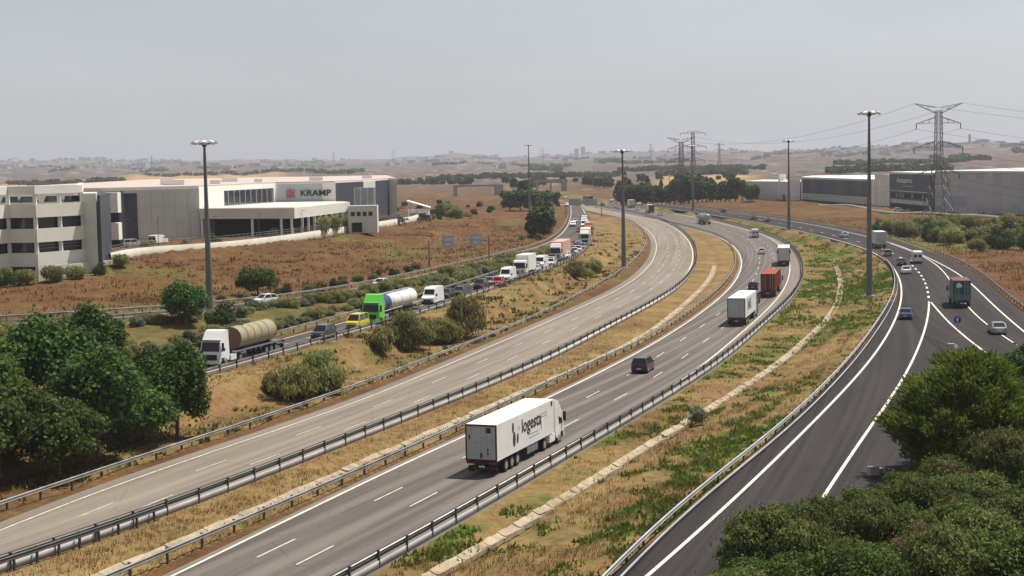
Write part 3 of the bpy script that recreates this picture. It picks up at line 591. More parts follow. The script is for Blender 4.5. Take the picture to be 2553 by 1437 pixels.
# ------------------------------------------------------------------ drainage channels of concrete slabs
CONC = mat('ditch_concrete', (.36, .295, .21), .9, var=.25, scale=.9, bump=.3); CONC2 = mat('ditch_concrete_dirty', (.34, .26, .17), .9, var=.3, scale=.9, bump=.3)
def channel(Q, label, w, a, b, slab=2.4, tilt=.22):
    Q = sub(Q, a, b); L = arc(Q); root = thing('drainage_channel', label, 'drain')
    s = 0; i = 0
    while s + slab < L[-1]:
        P = cut(Q, s + .03, s + slab - .03); N = normals(P); jit = rng.normal(0, .03, 3)
        z = lambda p: hz(p[0], p[1]) + .1
        V = []
        for p, nn in ((P[0], N[0]), (P[-1], N[-1])):
            for d, dz in ((w * .55, tilt), (w * .12, .0), (-w * .12, .0), (-w * .5, tilt * .8)):
                V.append((p[0] + nn[0] * (d + jit[0]), p[1] + nn[1] * (d + jit[0]), z(p) + dz + jit[1]))
        V += [(x, y, zz - .3) for x, y, zz in V]
        F = [(0, 1, 5, 4), (1, 2, 6, 5), (2, 3, 7, 6), (8 + 4, 8 + 5, 8 + 1, 8 + 0), (4, 5, 13, 12), (5, 6, 14, 13), (6, 7, 15, 14), (0, 4, 12, 8), (3, 11, 15, 7), (0, 8, 9, 1), (1, 9, 10, 2), (2, 10, 11, 3)]
        F = [f[::-1] for f in F]
        MB().add(V, F).build('slab', CONC2 if rng.random() < .22 else CONC, root); s += slab; i += 1
    return root
channel(CV['D1'], 'pale concrete drainage channel running along the dry median', 1.0, 56, 364, 2.4, .15)
channel(CV['D2'], 'pale concrete slab channel through the grassy verge on the right', .95, 63, 367, 1.3)

# ------------------------------------------------------------------ vehicles (x forward, y left, origin on the ground at the centre)
GLASS = mat('dark_glass', (.012, .015, .018), .08, var=.1, spec=.6); TYRE = mat('tyre', (.018, .018, .018), .85, var=.2)
RIM = mat('wheel_rim', (.45, .45, .46), .35, .8, var=.1); BLACKP = mat('black_plastic', (.022, .022, .024), .6, var=.2)
CHROME = mat('lamp_glass', (.75, .78, .80), .12, .3, var=.1); REDL = mat('tail_lamp', (.35, .01, .01), .25, var=.1); PLATEW = mat('number_plate', (.75, .75, .72), .5, var=.05)
CHASSIS = mat('chassis', (.03, .028, .028), .7, var=.3); DOORW = mat('trailer_door', (.62, .62, .61), .45, var=.08); ALU = mat('aluminium', (.6, .61, .62), .38, .7, var=.12)
MAROON = mat('trailer_frame', (.06, .022, .022), .6, var=.2); INK = mat('print_dark', (.03, .03, .035), .6, var=.1); INKG = mat('print_grey', (.40, .40, .41), .6, var=.1)
W_ = (.80, .80, .78)
def xz(mb, prof, y0, y1, top_in=0.0, zt=1e9):
    """profile in x,z extruded across y; points above zt are pulled in by top_in"""
    n = len(prof); ii = lambda z: top_in if z > zt else 0.0
    V = [(x, y0 + ii(z), z) for x, z in prof] + [(x, y1 - ii(z), z) for x, z in prof]
    F = [(i, (i + 1) % n, n + (i + 1) % n, n + i) for i in range(n)] + [tuple(range(n))[::-1], tuple(range(n, 2 * n))]
    return mb.add(V, F)
wheel_cache = {}
def wheel_meshes(r, w):
    if (r, w) not in wheel_cache:
        t = MB().tube((0, -w / 2, 0), (0, w / 2, 0), r, n=16).mesh('wheel', TYRE)
        q = MB().tube((0, -w / 2 - .012, 0), (0, w / 2 + .012, 0), r * .6, r * .6, n=12).mesh('rim', RIM)
        wheel_cache[(r, w)] = (t, q)
    return wheel_cache[(r, w)]
def wheel(root, x, y, r=.33, w=.22):
    t, q = wheel_meshes(r, w); o = obj('wheel', t, None, root, (x, y, r)); obj('rim', q, None, o); return o

CARS = {  # length, width, roof z, belt z, bonnet z, [windscreen base, roof front, roof rear, rear window base] as fractions from the front
 'hatch': (4.1, 1.76, 1.48, .93, .82, (.25, .43, .84, .97)), 'saloon': (4.6, 1.80, 1.45, .92, .84, (.27, .44, .74, .88)),
 'suv': (4.5, 1.86, 1.70, 1.05, .98, (.23, .37, .88, .98)), 'estate': (4.7, 1.82, 1.50, .94, .84, (.26, .42, .90, .98)),
 'mini_van': (4.5, 1.84, 1.86, 1.05, .98, (.15, .31, .94, .99))}
proto = {}
def make_car(kind, col, roof_col=None):
    key = (kind, col)
    if key in proto: return copy_tree(proto[key])
    Ln, Wd, zr, zb, zh, fr = CARS[kind]; hl, hw = Ln / 2, Wd / 2; P = paint(col)
    root = bpy.data.objects.new('car', None); COL.objects.link(root); root.empty_display_size = .2
    X = lambda f: hl - f * Ln
    st = [(0.0, .78, .30, .62), (.02, .9, .22, zh - .12), (.10, .98, .19, zh), (fr[0], 1, .18, zb - .03), (.5, 1, .18, zb), (.8, 1, .18, zb + .02), (fr[3], .98, .2, zb + .01), (.985, .95, .24, zb - .1), (1.0, .86, .34, zb - .25)]
    rings = []
    for f, k, z0, z1 in st:
        w = hw * k; rings.append([(X(f), -w * .93, z0), (X(f), -w, z0 + .14), (X(f), -w, (z0 + z1) / 2 + .08), (X(f), -w * .95, z1 - .02), (X(f), -w * .8, z1 + .015), (X(f), w * .8, z1 + .015), (X(f), w * .95, z1 - .02), (X(f), w, (z0 + z1) / 2 + .08), (X(f), w, z0 + .14), (X(f), w * .93, z0)])
    b = MB().loft(rings).build('body', P, root)
    for p in b.data.polygons: p.use_smooth = False
    wb, wr = hw * .93, hw * .72
    bf, rf, rr, br = X(fr[0]), X(fr[1]), X(fr[2]), X(fr[3])
    A = [(bf, -wb, zb), (bf, wb, zb), (rf, wr, zr - .04), (rf, -wr, zr - .04)]
    B = [(br, -wb, zb), (br, wb, zb), (rr, wr, zr - .04), (rr, -wr, zr - .04)]
    MB().add(A, [(0, 1, 2, 3)]).build('windscreen', GLASS, root)
    MB().add(B, [(3, 2, 1, 0)]).build('rear_window', GLASS, root)
    for s in (0, 1):
        y = 1 if s else -1
        MB().add([(bf, wb * y, zb), (br, wb * y, zb), (rr, wr * y, zr - .04), (rf, wr * y, zr - .04)], [(0, 1, 2, 3)]).build('side_window', GLASS, root)
    rm = paint(roof_col) if roof_col else P
    MB().loft([[(rf, -wr, zr - .05), (rf, wr, zr - .05), (rr, wr, zr - .05), (rr, -wr, zr - .05)], [(rf - .02, -wr + .02, zr - .015), (rf - .02, wr - .02, zr - .015), (rr + .02, wr - .02, zr - .015), (rr + .02, -wr + .02, zr - .015)], [(rf - .15, -wr + .18, zr), (rf - .15, wr - .18, zr), (rr + .15, wr - .18, zr), (rr + .15, -wr + .18, zr)]]).build('roof', rm, root)
    fm = MB(); xm = (rf + rr) / 2
    for y in (-1, 1):
        fm.tube((bf, wb * y, zb), (rf, wr * y, zr - .03), .05, n=5); fm.tube((br, wb * y, zb), (rr, wr * y, zr - .03), .07, n=5); fm.tube((xm, wb * y, zb), (xm, wr * y, zr - .03), .05, n=5)
        fm.tube((rf, wr * y, zr - .03), (rr, wr * y, zr - .03), .045, n=5)
    fm.build('cabin_frame', P, root)
    for x in (X(.18), X(.81)):
        for y in (-1, 1): wheel(root, x, y * (hw - .12), .33 if zr < 1.6 else .36)
    for y in (-1, 1):
        MB().box((hl - .10, y * hw * .68, .68), (.16, .36, .14)).build('headlight', CHROME, root)
        MB().box((-hl + .06, y * hw * .76, zb - .16), (.10, .26, .16)).build('tail_light', REDL, root)
        MB().box((X(fr[0] + .06), y * (hw + .07), zb + .04), (.12, .18, .14)).build('mirror', P, root)
    MB().box((-hl - .004, 0, .55), (.02, .5, .11)).build('number_plate', PLATEW, root)
    MB().box((hl - .02, 0, .45), (.06, Wd * .62, .2)).build('grille', BLACKP, root)
    MB().box((0, 0, .26), (Ln * .9, Wd * .86, .14)).build('underbody', BLACKP, root)
    proto[key] = root
    return root

def make_van(kind, col):
    key = ('van', kind, col)
    if key in proto: return copy_tree(proto[key])
    Ln, Wd, H = {'big': (5.8, 2.05, 2.55), 'mid': (5.1, 1.95, 2.0)}[kind]; hl, hw = Ln / 2, Wd / 2; P = paint(col)
    root = bpy.data.objects.new('van', None); COL.objects.link(root)
    prof = [(hl, .35), (hl, .85), (hl - .12, 1.05), (hl - .85, 1.28), (hl - 1.45, H - .28), (hl - 1.75, H - .04), (hl - 2.4, H), (-hl + .15, H - .03), (-hl, H - .15), (-hl, .4), (-hl + .1, .28), (hl - .2, .25)]
    b = xz(MB(), prof, -hw, hw, .12, 1.4).build('body', P, root)
    n = Vector((H - .28 - 1.28, 0, .6)).normalized() * .012
    MB().add([(hl - .88 + n.x, -hw + .22, 1.30 + n.z), (hl - .88 + n.x, hw - .22, 1.30 + n.z), (hl - 1.42 + n.x, hw - .26, H - .32 + n.z), (hl - 1.42 + n.x, -hw + .26, H - .32 + n.z)], [(0, 1, 2, 3)]).build('windscreen', GLASS, root)
    for y in (-1, 1):
        yy = y * (hw - .05)
        MB().add([(hl - 1.05, y * (hw + .004), 1.25), (hl - 2.1, y * (hw + .004), 1.25), (hl - 2.1, y * (hw - .1), H - .5), (hl - 1.5, y * (hw - .1), H - .5)], [(0, 1, 2, 3)]).build('side_window', GLASS, root)
        MB().box((-hl - .006, y * hw * .45, H * .62), (.02, hw * .62, .5)).build('rear_window', GLASS, root)
        MB().box((hl - .05, y * hw * .76, .88), (.14, .3, .24)).build('headlight', CHROME, root)
        MB().box((-hl - .01, y * (hw - .12), 1.1), (.05, .14, .5)).build('tail_light', REDL, root)
        MB().box((hl - 1.0, y * (hw + .16), 1.42), (.1, .22, .32)).build('mirror', BLACKP, root)
        wheel(root, hl - .95, y * (hw - .13), .35, .22); wheel(root, -hl + 1.1, y * (hw - .13), .35, .22)
    MB().box((hl + .005, 0, .66), (.05, Wd * .6, .3)).build('grille', BLACKP, root)
    MB().box((hl + .01, 0, .38), (.12, Wd * .98, .2)).build('front_bumper', BLACKP, root)
    MB().box((-hl - .03, 0, .42), (.12, Wd * .96, .2)).build('rear_bumper', BLACKP, root)
    MB().box((-hl - .012, 0, .75), (.02, .5, .11)).build('number_plate', PLATEW, root)
    proto[key] = root
    return root

def cab(root, x0, col, H=3.75, visor=True, roof_wing=True):
    """lorry cab, front bumper at x0, going back 2.3 m"""
    P = paint(col)
    zt = H
    prof = [(x0, .55), (x0 + .02, 1.35), (x0 - .06, 1.62), (x0 - .34, 2.72), (x0 - .5, 2.95), (x0 - .62, 3.05)]
    prof += [(x0 - 1.3, zt - .08), (x0 - 1.75, zt), (x0 - 2.25, zt)] if roof_wing else [(x0 - 1.2, 3.15), (x0 - 2.2, 3.15)]
    prof += [(x0 - 2.25, .95), (x0 - 2.0, .55)]
    xz(MB(), prof, -1.24, 1.24, .1, 2.0).build('cab', P, root)
    MB().add([(x0 - .045, -1.1, 1.66), (x0 - .045, 1.1, 1.66), (x0 - .315, 1.04, 2.66), (x0 - .315, -1.04, 2.66)], [(0, 1, 2, 3)]).build('windscreen', GLASS, root)
    MB().box((x0 + .02, 0, 1.0), (.05, 1.7, .62)).build('grille', BLACKP, root)
    MB().box((x0 + .03, 0, .48), (.16, 2.46, .34)).build('bumper', P, root)
    if visor: MB().box((x0 - .28, 0, 2.86), (.32, 2.2, .06)).build('sun_visor', mat('visor', (.10, .09, .08), .5), root)
    for y in (-1, 1):
        MB().add([(x0 - .3, y * 1.247, 1.65), (x0 - 1.25, y * 1.247, 1.65), (x0 - 1.25, y * 1.148, 2.55), (x0 - .5, y * 1.148, 2.55)], [(0, 1, 2, 3)]).build('side_window', GLASS, root)
        MB().box((x0 - .35, y * 1.42, 2.2), (.12, .24, .8)).build('mirror', BLACKP, root)
        MB().box((x0 + .06, y * .98, .66), (.12, .4, .22)).build('headlight', CHROME, root)
        MB().box((x0 - .62, y * 1.255, .72), (.7, .03, .4)).build('step', BLACKP, root)
        wheel(root, x0 - 1.42, y * 1.07, .5, .32)
def chassis(root, x0, x1, col=None):
    MB().box(((x0 + x1) / 2, 0, .86), (abs(x0 - x1), .86, .26)).build('chassis', CHASSIS, root)
def rear_gear(root, x, w=1.25, plate=True):
    MB().box((x + .1, 0, .55), (.12, 2 * w - .1, .16)).build('rear_bumper', MAROON, root)
    MB().box((x + .02, 0, 1.02), (.10, 2 * w, .2)).build('light_board', MAROON, root)
    for y in (-1, 1): MB().box((x - .04, y * (w - .3), 1.02), (.05, .46, .14)).build('tail_light', REDL, root)
    if plate: MB().box((x + .02, .0, .72), (.03, .5, .12)).build('number_plate', PLATEW, root)
    for y in (-1, 1): MB().box((x + .35, y * (w - .28), .5), (.03, .5, .5)).build('mud_flap', BLACKP, root)
def box_body(root, x0, x1, z0, z1, m, door_m=DOORW, frame=MAROON, roof_m=None, w=1.275, name='box_body'):
    """x0 front, x1 rear"""
    MB().box(((x0 + x1) / 2, 0, (z0 + z1) / 2), (x0 - x1, 2 * w, z1 - z0), bev=.06).build(name, m, root)
    if roof_m: MB().box(((x0 + x1) / 2, 0, z1 + .02), (x0 - x1 + .02, 2 * w + .02, .05)).build('roof', roof_m, root)
    f = MB()
    f.box((x1 - .03, 0, z1 - .06), (.08, 2 * w + .02, .13)); f.box((x1 - .03, 0, z0 + .05), (.08, 2 * w + .02, .14))
    for y in (-1, 1): f.box((x1 - .03, y * (w - .04), (z0 + z1) / 2), (.08, .11, z1 - z0 - .27))
    f.build('door_frame', frame, root)
    for y in (-1, 1):
        d = MB().box((x1 - .02, y * (w / 2 - .03), (z0 + z1) / 2), (.05, w - .11, z1 - z0 - .3)).build('rear_door', door_m, root)
        for q in (.30, .62): MB().tube((x1 - .065, y * (w * q + .06), z0 + .18), (x1 - .065, y * (w * q + .06), z1 - .18), .022, n=5).build('lock_bar', ALU, d)
def axles(root, xs, y=1.02, r=.5, w=.38):
    for x in xs:
        for s in (-1, 1): wheel(root, x, s * y, r, w)

def finish(root, name, label, cat, anchor, curve, front, length, group=None, dirn=+1, z=None):
    """put the vehicle so that its front or rear stands at the anchor, heading along the road"""
    i = nearest(curve, *anchor); i = min(max(i, 3), len(curve) - 4)
    d = curve[i + 3] - curve[i - 3]; a = math.atan2(d[1], d[0]) + (0 if dirn > 0 else math.pi)
    k = -length / 2 if front else length / 2
    root.name = name; root.rotation_euler = (0, 0, a)
    root.location = (anchor[0] + math.cos(a) * k, anchor[1] + math.sin(a) * k, curve[i][2] + .03 if z is None else z)
    tag(root, label, cat, group); return root

def semi(cabcol, trailer, cab_h=3.75):
    """articulated lorry 16.5 m long; trailer(root, x_front, x_rear) builds what it pulls"""
    root = bpy.data.objects.new('articulated_truck', None); COL.objects.link(root)
    L = 16.5; x0 = L / 2
    cab(root, x0, cabcol, cab_h); chassis(root, x0 - .6, x0 - 6.1)
    axles(root, (x0 - 5.0,), 1.0)
    for y in (-1, 1):
        MB().box((x0 - 3.2, y * 1.05, .74), (1.5, .42, .62), bev=.08).build('fuel_tank', ALU if cabcol != W_ else paint(W_), root)
        MB().box((x0 - 5.0, y * 1.0, 1.08), (1.5, .5, .05)).build('mudguard', BLACKP, root)
    MB().box((x0 - 4.6, 0, 1.06), (1.0, .9, .12)).build('fifth_wheel', CHASSIS, root)
    trailer(root, x0 - 2.75, -x0)
    return root
def trailer_frame(root, xf, xr):
    MB().box(((xf + xr) / 2 - 1.0, 0, 1.02), (xf - xr - 3.0, .9, .22)).build('trailer_chassis', CHASSIS, root)
    axles(root, (xr + 2.2, xr + 3.5, xr + 4.8)); rear_gear(root, xr)
    for y in (-1, 1): MB().box((xf - 2.6, y * .75, .72), (.14, .14, .8)).build('landing_leg', CHASSIS, root)
def t_box(body, door=DOORW, frame=MAROON, skirt=True, roof=None, z1=4.0):
    def f(root, xf, xr):
        trailer_frame(root, xf, xr); box_body(root, xf, xr, 1.16, z1, body, door, frame, roof)
        if skirt:
            for y in (-1, 1): MB().box((xf - 5.4, y * 1.2, .78), (2.6, .06, .62)).build('side_box', mat('pallet_box', (.16, .16, .17), .5), root)
        if body is not MATS.get('container_red'): MB().box((xf + .25, 0, 3.1), (.45, 1.9, 1.3), bev=.1).build('cooling_unit', mat('cooling_unit', (.55, .55, .54), .5), root)
    return f
def ribs(root, xf, xr, z0, z1, m, step=.55, w=1.29):
    x = xf - .3
    while x > xr + .2:
        for y in (-1, 1): MB().box((x, y * w, (z0 + z1) / 2), (.16, .05, z1 - z0 - .2)).build('corrugation', m, root)
        x -= step
def t_container(m, door):
    def f(root, xf, xr):
        trailer_frame(root, xf, xr); box_body(root, xf, xr + .2, 1.28, 4.05, m, door, m, None, 1.22, 'container'); ribs(root, xf, xr + .2, 1.28, 4.05, m, .8, 1.23)
    return f
def t_tank(shell, ends, zc=2.55, r=1.18, front_col=None):
    def f(root, xf, xr):
        trailer_frame(root, xf, xr)
        rg = []
        for x, k in ((xf - .1, .45), (xf - .15, .8), (xf - .35, 1), (xr + .5, 1), (xr + .25, .8), (xr + .18, .4)):
            rg.append([(x, math.cos(t) * r * k, zc + math.sin(t) * r * .98 * k) for t in np.linspace(0, 2 * math.pi, 20, endpoint=False)])
        o = MB().loft(rg).build('tank', shell, root)
        for p in o.data.polygons: p.use_smooth = True
        if front_col:
            rg = [[(x, math.cos(t) * (r + .02), zc + math.sin(t) * (r + .02) * .98) for t in np.linspace(0, 2 * math.pi, 20, endpoint=False)] for x in (xf - .3, xf - 2.6)]
            MB().loft(rg, False).build('front_band', front_col, root)
        for q in (.25, .5, .75):
            x = xf + (xr - xf) * q; MB().loft([[(x + d, math.cos(t) * (r + .025), zc + math.sin(t) * (r + .025) * .98) for t in np.linspace(0, 2 * math.pi, 20, endpoint=False)] for d in (-.06, .06)], False).build('tank_band', ends, root)
        MB().box(((xf + xr) / 2, 0, zc + r + .05), ((xf - xr) * .8, .6, .05)).build('walkway', ends, root)
        for q in (.3, .5, .7): MB().tube((xf + (xr - xf) * q, 0, zc + r), (xf + (xr - xf) * q, 0, zc + r + .2), .26, n=10).build('manhole', ALU, root)
        MB().box((xr + .35, 0, 1.25), (.5, 2.2, .35)).build('valve_cabinet', ALU, root)
        for s in (-1, 1): MB().tube((xr + .12, s * .25, 1.1), (xr + .12, s * .25, zc + r), .025, n=5).build('ladder_rail', ALU, root)
    return f

def rigid(cabcol, L, body, z1, door=DOORW, frame=None, roof=None):
    root = bpy.data.objects.new('box_truck', None); COL.objects.link(root)
    x0 = L / 2; cab(root, x0, cabcol, 3.2, False, False); chassis(root, x0 - .6, -x0 + .2)
    axles(root, (-x0 + 1.9,), .98, .46, .4); rear_gear(root, -x0)
    box_body(root, x0 - 2.4, -x0, 1.05, z1, body, door, frame or MAROON, roof, 1.25)
    return root

# ---- right carriageway, driving away
NQ, RQ_, JQ, FQ = CV['Nr'], CV['Rl'], CV['G5'], CV['Fo']
WHT = mat('trailer_white', (.80, .80, .78), .42, var=.05, scale=.7, dirt=(.66, .64, .60), spec=.4)
g_away, g_queue = 'vehicles driving away on the main carriageway', 'vehicles queueing on the slip road'
big = semi(W_, t_box(WHT, mat('reefer_door', (.44, .45, .46), .45, var=.1)), 3.8)
tm = text_mesh('logesta', 1.55, INK, 'lettering', .012); o = obj('lettering', tm, None, big, (-.2, -1.295, 2.95)); o.rotation_euler = (R(90), 0, 0); o.scale = (1.12, 1, 1)
for x, z, rx, rz_, m_ in ((-4.6, 3.2, .2, .42, INK), (-4.35, 2.25, .3, .62, INK), (-3.55, 2.2, .2, .42, INK), (-3.2, 3.0, .1, .22, INKG)):
    e = MB(); n = 14; pts = [(x + rx * math.cos(2 * math.pi * i / n), z + rz_ * math.sin(2 * math.pi * i / n)) for i in range(n)]
    e.add([(p[0], -1.293, p[1]) for p in pts], [tuple(range(n))]).build('logo_mark', m_, big)
for x, z, w in ((.2, 2.05, 2.4), (.3, 1.78, 2.4), (2.9, 3.25, 1.5), (2.9, 3.0, 1.5)): MB().box((x, -1.283, z), (w, .02, .07)).build('print_line', INKG, big)
MB().box((4.9, -1.285, 3.7), (.35, .02, .4)).build('sticker', INK, big); MB().box((2.2, -1.285, 2.2), (.12, .02, .5)).build('logo_mark', mat('print_ochre', (.4, .25, .05), .6), big)
for y, z, a, b_ in ((-.62, 3.55, .5, .42), (-.55, 1.75, .12, .2), (-.55, 2.05, .12, .2), (.95, 3.0, .12, .4), (.0, 1.6, .16, .4)): MB().box((-8.30, y, z), (.02, a, b_)).build('sticker', INK, big)
for z in (2.95, 2.55): MB().box((-8.298, .1, z), (.02, 1.2, .10)).build('print_line', INKG, big)
finish(big, 'articulated_truck', 'big white refrigerated truck with dark lettering on its side, nearest on the motorway', 'truck', (-2.6, 122.3), NQ, False, 16.5, g_away)
finish(make_car('suv', (.016, .016, .018)), 'car', 'black car alone in the middle lane ahead of the big white truck', 'car', (14.1, 179.2), NQ, False, 4.5, g_away)
def s_white(root, xf, xr):
    t_box(WHT, mat('door_greygreen', (.42, .46, .45), .5, var=.1), mat('frame_teal', (.05, .09, .09), .5), False)(root, xf, xr)
    o = obj('lettering', text_mesh('NAS', 2.2, mat('print_green', (.06, .12, .12), .6), 'lettering', .02), None, root, (-3.2, -1.295, 2.7)); o.rotation_euler = (R(90), 0, 0)
t = semi((.05, .05, .055), s_white); finish(t, 'articulated_truck', 'white box truck with grey-green rear doors and dark cab, inside lane mid-bend', 'truck', (31.9, 227.7), NQ, False, 16.5, g_away)
RED = mat('container_red', (.30, .065, .03), .6, var=.18, scale=.6, dirt=(.10, .03, .02)); RED_D = mat('container_red_dark', (.13, .03, .022), .6, var=.2)
finish(semi((.42, .08, .04), t_container(RED, RED_D)), 'articulated_truck', 'rust-red container truck ahead of the white box truck with grey-green doors', 'truck', (43.6, 272.6), NQ, False, 16.5, g_away)
finish(make_car('hatch', (.02, .024, .05)), 'car', 'dark blue car beside the rust-red container truck', 'car', (43.3, 287.7), NQ, False, 4.1, g_away)
finish(semi(W_, t_box(WHT, mat('door_pale', (.55, .57, .56), .5), mat('frame_dark', (.04, .04, .042), .5), False)), 'articulated_truck', 'white box truck with pale double rear doors at the outer edge of the bend', 'truck', (59.3, 348.7), NQ, False, 16.5, g_away)
finish(make_car('hatch', (.74, .74, .73)), 'car', 'white car in the middle lane left of the white box truck at the bend', 'car', (61.4, 392.7), NQ, False, 4.1, g_away)
finish(make_van('big', (.62, .63, .62)), 'van', 'pale grey van at the top of the bend, in front of the tanker', 'van', (72.0, 472.1), NQ, False, 5.8, g_away)
finish(semi((.6, .6, .6), t_tank(mat('tank_grey', (.36, .38, .38), .35, .5), mat('tank_ring', (.5, .51, .5), .4, .5))), 'tanker_truck', 'grey tanker truck driving away on the far straight', 'truck', (69.8, 568.9), NQ, False, 16.5, g_away)
finish(rigid(W_, 9, WHT, 3.6, mat('door_brown', (.06, .03, .028), .6)), 'box_truck', 'white box truck with dark brown rear, beyond the tanker', 'truck', (61.2, 697.2), NQ, False, 9, g_away)
finish(make_car('estate', (.74, .74, .73)), 'car', 'white car just right of the truck with the dark brown rear', 'car', (62.3, 664.8), NQ, False, 4.7, g_away)
finish(rigid(W_, 10, WHT, 3.9, mat('door_palegreen', (.52, .57, .54), .5)), 'box_truck', 'pale box truck beside the lamp mast on the far straight', 'truck', (58.9, 773.4), NQ, False, 10, g_away)
for kind, col, an, lab in (('van', W_, (63.2, 788.7), 'white van right of the pale box truck beside the mast'), ('hatch', (.7, .7, .69), (58.5, 736.8), 'whitish car behind the far white van, right of the mast'),
        ('saloon', (.72, .72, .7), (65.0, 768.8), 'white car between the far white van and the brown-rear truck'), ('hatch', (.7, .7, .68), (52.3, 786.5), 'white car left of the middle lamp mast'),
        ('hatch', (.5, .42, .38), (56.2, 842.7), 'beige car behind the small white van, far straight'), ('van', (.78, .78, .76), (54.4, 859.8), 'small white van far up the straight against the brown slope'),
        ('saloon', (.03, .03, .03), (47.1, 816.4), 'dark car right of the long dull truck, far straight'), ('van', (.72, .66, .62), (32.6, 946.2), 'cream van near the overpass at the far end of the straight'),
        ('hatch', (.8, .8, .8), (27.6, 952.2), 'farthest white car beside the dark trees below the overpass')):
    v = make_van('mid', col) if kind == 'van' else make_car(kind, col)
    finish(v, 'van' if kind == 'van' else 'car', lab, 'van' if kind == 'van' else 'car', an, NQ, False, 5.1 if kind == 'van' else 4.4, g_away)
finish(semi((.2, .18, .18), t_box(mat('tarp_dull', (.25, .21, .20), .7), mat('tarp_dull_dark', (.06, .05, .05), .7), CHASSIS, False, z1=3.6)), 'articulated_truck', 'long dull brown truck far up the straight below the dry slope', 'truck', (44.2, 883.1), NQ, False, 16.5, g_away)
for kind, an, lab in (('van', (28.7, 816.2), 'white van left of the far gantry on the oncoming carriageway'), ('saloon', (34.7, 820.0), 'white car just above the far gantry'), ('hatch', (25.5, 833.3), 'leftmost pale car on the oncoming carriageway by the dark trees')):
    v = make_van('mid', (.78, .78, .77)) if kind == 'van' else make_car(kind, (.76, .76, .75))
    finish(v, 'van' if kind == 'van' else 'car', lab, 'van' if kind == 'van' else 'car', an, CV['Ll'], True, 4.6, 'oncoming vehicles far up the left carriageway', -1)

# ---- the queue on the slip road, facing the camera
def t_low(root, xf, xr):
    trailer_frame(root, xf, xr)
    MB().box(((xf + xr) / 2 - .4, 0, 1.18), (xf - xr - .8, 2.5, .12)).build('load_bed', mat('bed_grey', (.13, .14, .16), .7), root)
    for q in np.linspace(.08, .92, 12): MB().box((xf + (xr - xf) * q, 0, 1.255), (.1, 2.46, .03)).build('bed_slat', mat('bed_slat', (.26, .28, .31), .7), root)
    MB().box((xf - .2, 0, 1.5), (.12, 2.4, .5)).build('headboard', CHASSIS, root)
lw = semi(W_, t_low, 3.9); finish(lw, 'articulated_truck', 'white-cab flatbed truck carrying the big tan tank, leading the queue', 'truck', (-33.3, 175.1), JQ, True, 16.5, g_queue, -1)
TAN = mat('fibreglass_tan', (.33, .285, .18), .5, var=.1, scale=.5); TAN_D = mat('fibreglass_end', (.17, .10, .06), .6, var=.15)
tk = thing('storage_tank', 'tan cylindrical tank with brown end lying on the flatbed truck', 'tank'); tk.matrix_world = lw.matrix_basis @ Matrix.Translation((-1.0, 0, 1.28))
_n = 26; _tt = np.linspace(0, 2 * math.pi, _n, endpoint=False); _r = 1.28
o = MB().loft([[(x, math.cos(t) * _r, _r + math.sin(t) * _r) for t in _tt] for x in (4.2, -5.2)], False).build('shell', TAN, tk)
MB().add([(4.18, math.cos(t) * _r, _r + math.sin(t) * _r) for t in _tt], [tuple(range(_n))]).build('end_cap', TAN_D, tk); MB().add([(-5.18, math.cos(t) * _r, _r + math.sin(t) * _r) for t in _tt], [tuple(range(_n))]).build('end_cap', TAN, tk)
for x in (4.1, 2.3, .6, -1.2, -3.0, -5.1): MB().loft([[(x + d, math.cos(t) * (_r + .05), _r + math.sin(t) * (_r + .05)) for t in _tt] for d in (-.07, .07)], False).build('stiffening_ring', mat('fibreglass_ring', (.30, .23, .12), .5), tk)
MB().tube((1.5, 0, 2 * _r - .05), (1.5, 0, 2 * _r + .2), .3, n=12).build('manhole', TAN_D, tk)
for x in (2.8, -3.8): MB().box((x, 0, .12), (.3, 1.9, .3)).build('cradle', BLACKP, tk)
finish(make_car('suv', (.05, .06, .068)), 'car', 'dark grey car right behind the flatbed truck, ahead of the yellow van', 'car', (-24.6, 199.7), JQ, True, 4.5, g_queue, -1)
finish(make_car('mini_van', (.62, .52, .04)), 'van', 'yellow van in front of the green tanker truck', 'van', (-21.5, 212.2), JQ, True, 4.5, g_queue, -1)
gt = semi((.13, .62, .07), t_tank(mat('tank_white', (.72, .72, .71), .4, var=.06), ALU, front_col=mat('tank_blue', (.03, .07, .16), .5)), 4.0)
finish(gt, 'tanker_truck', 'bright green truck pulling a white tank with a blue front band', 'truck', (-19.4, 218.1), JQ, True, 16.5, g_queue, -1)
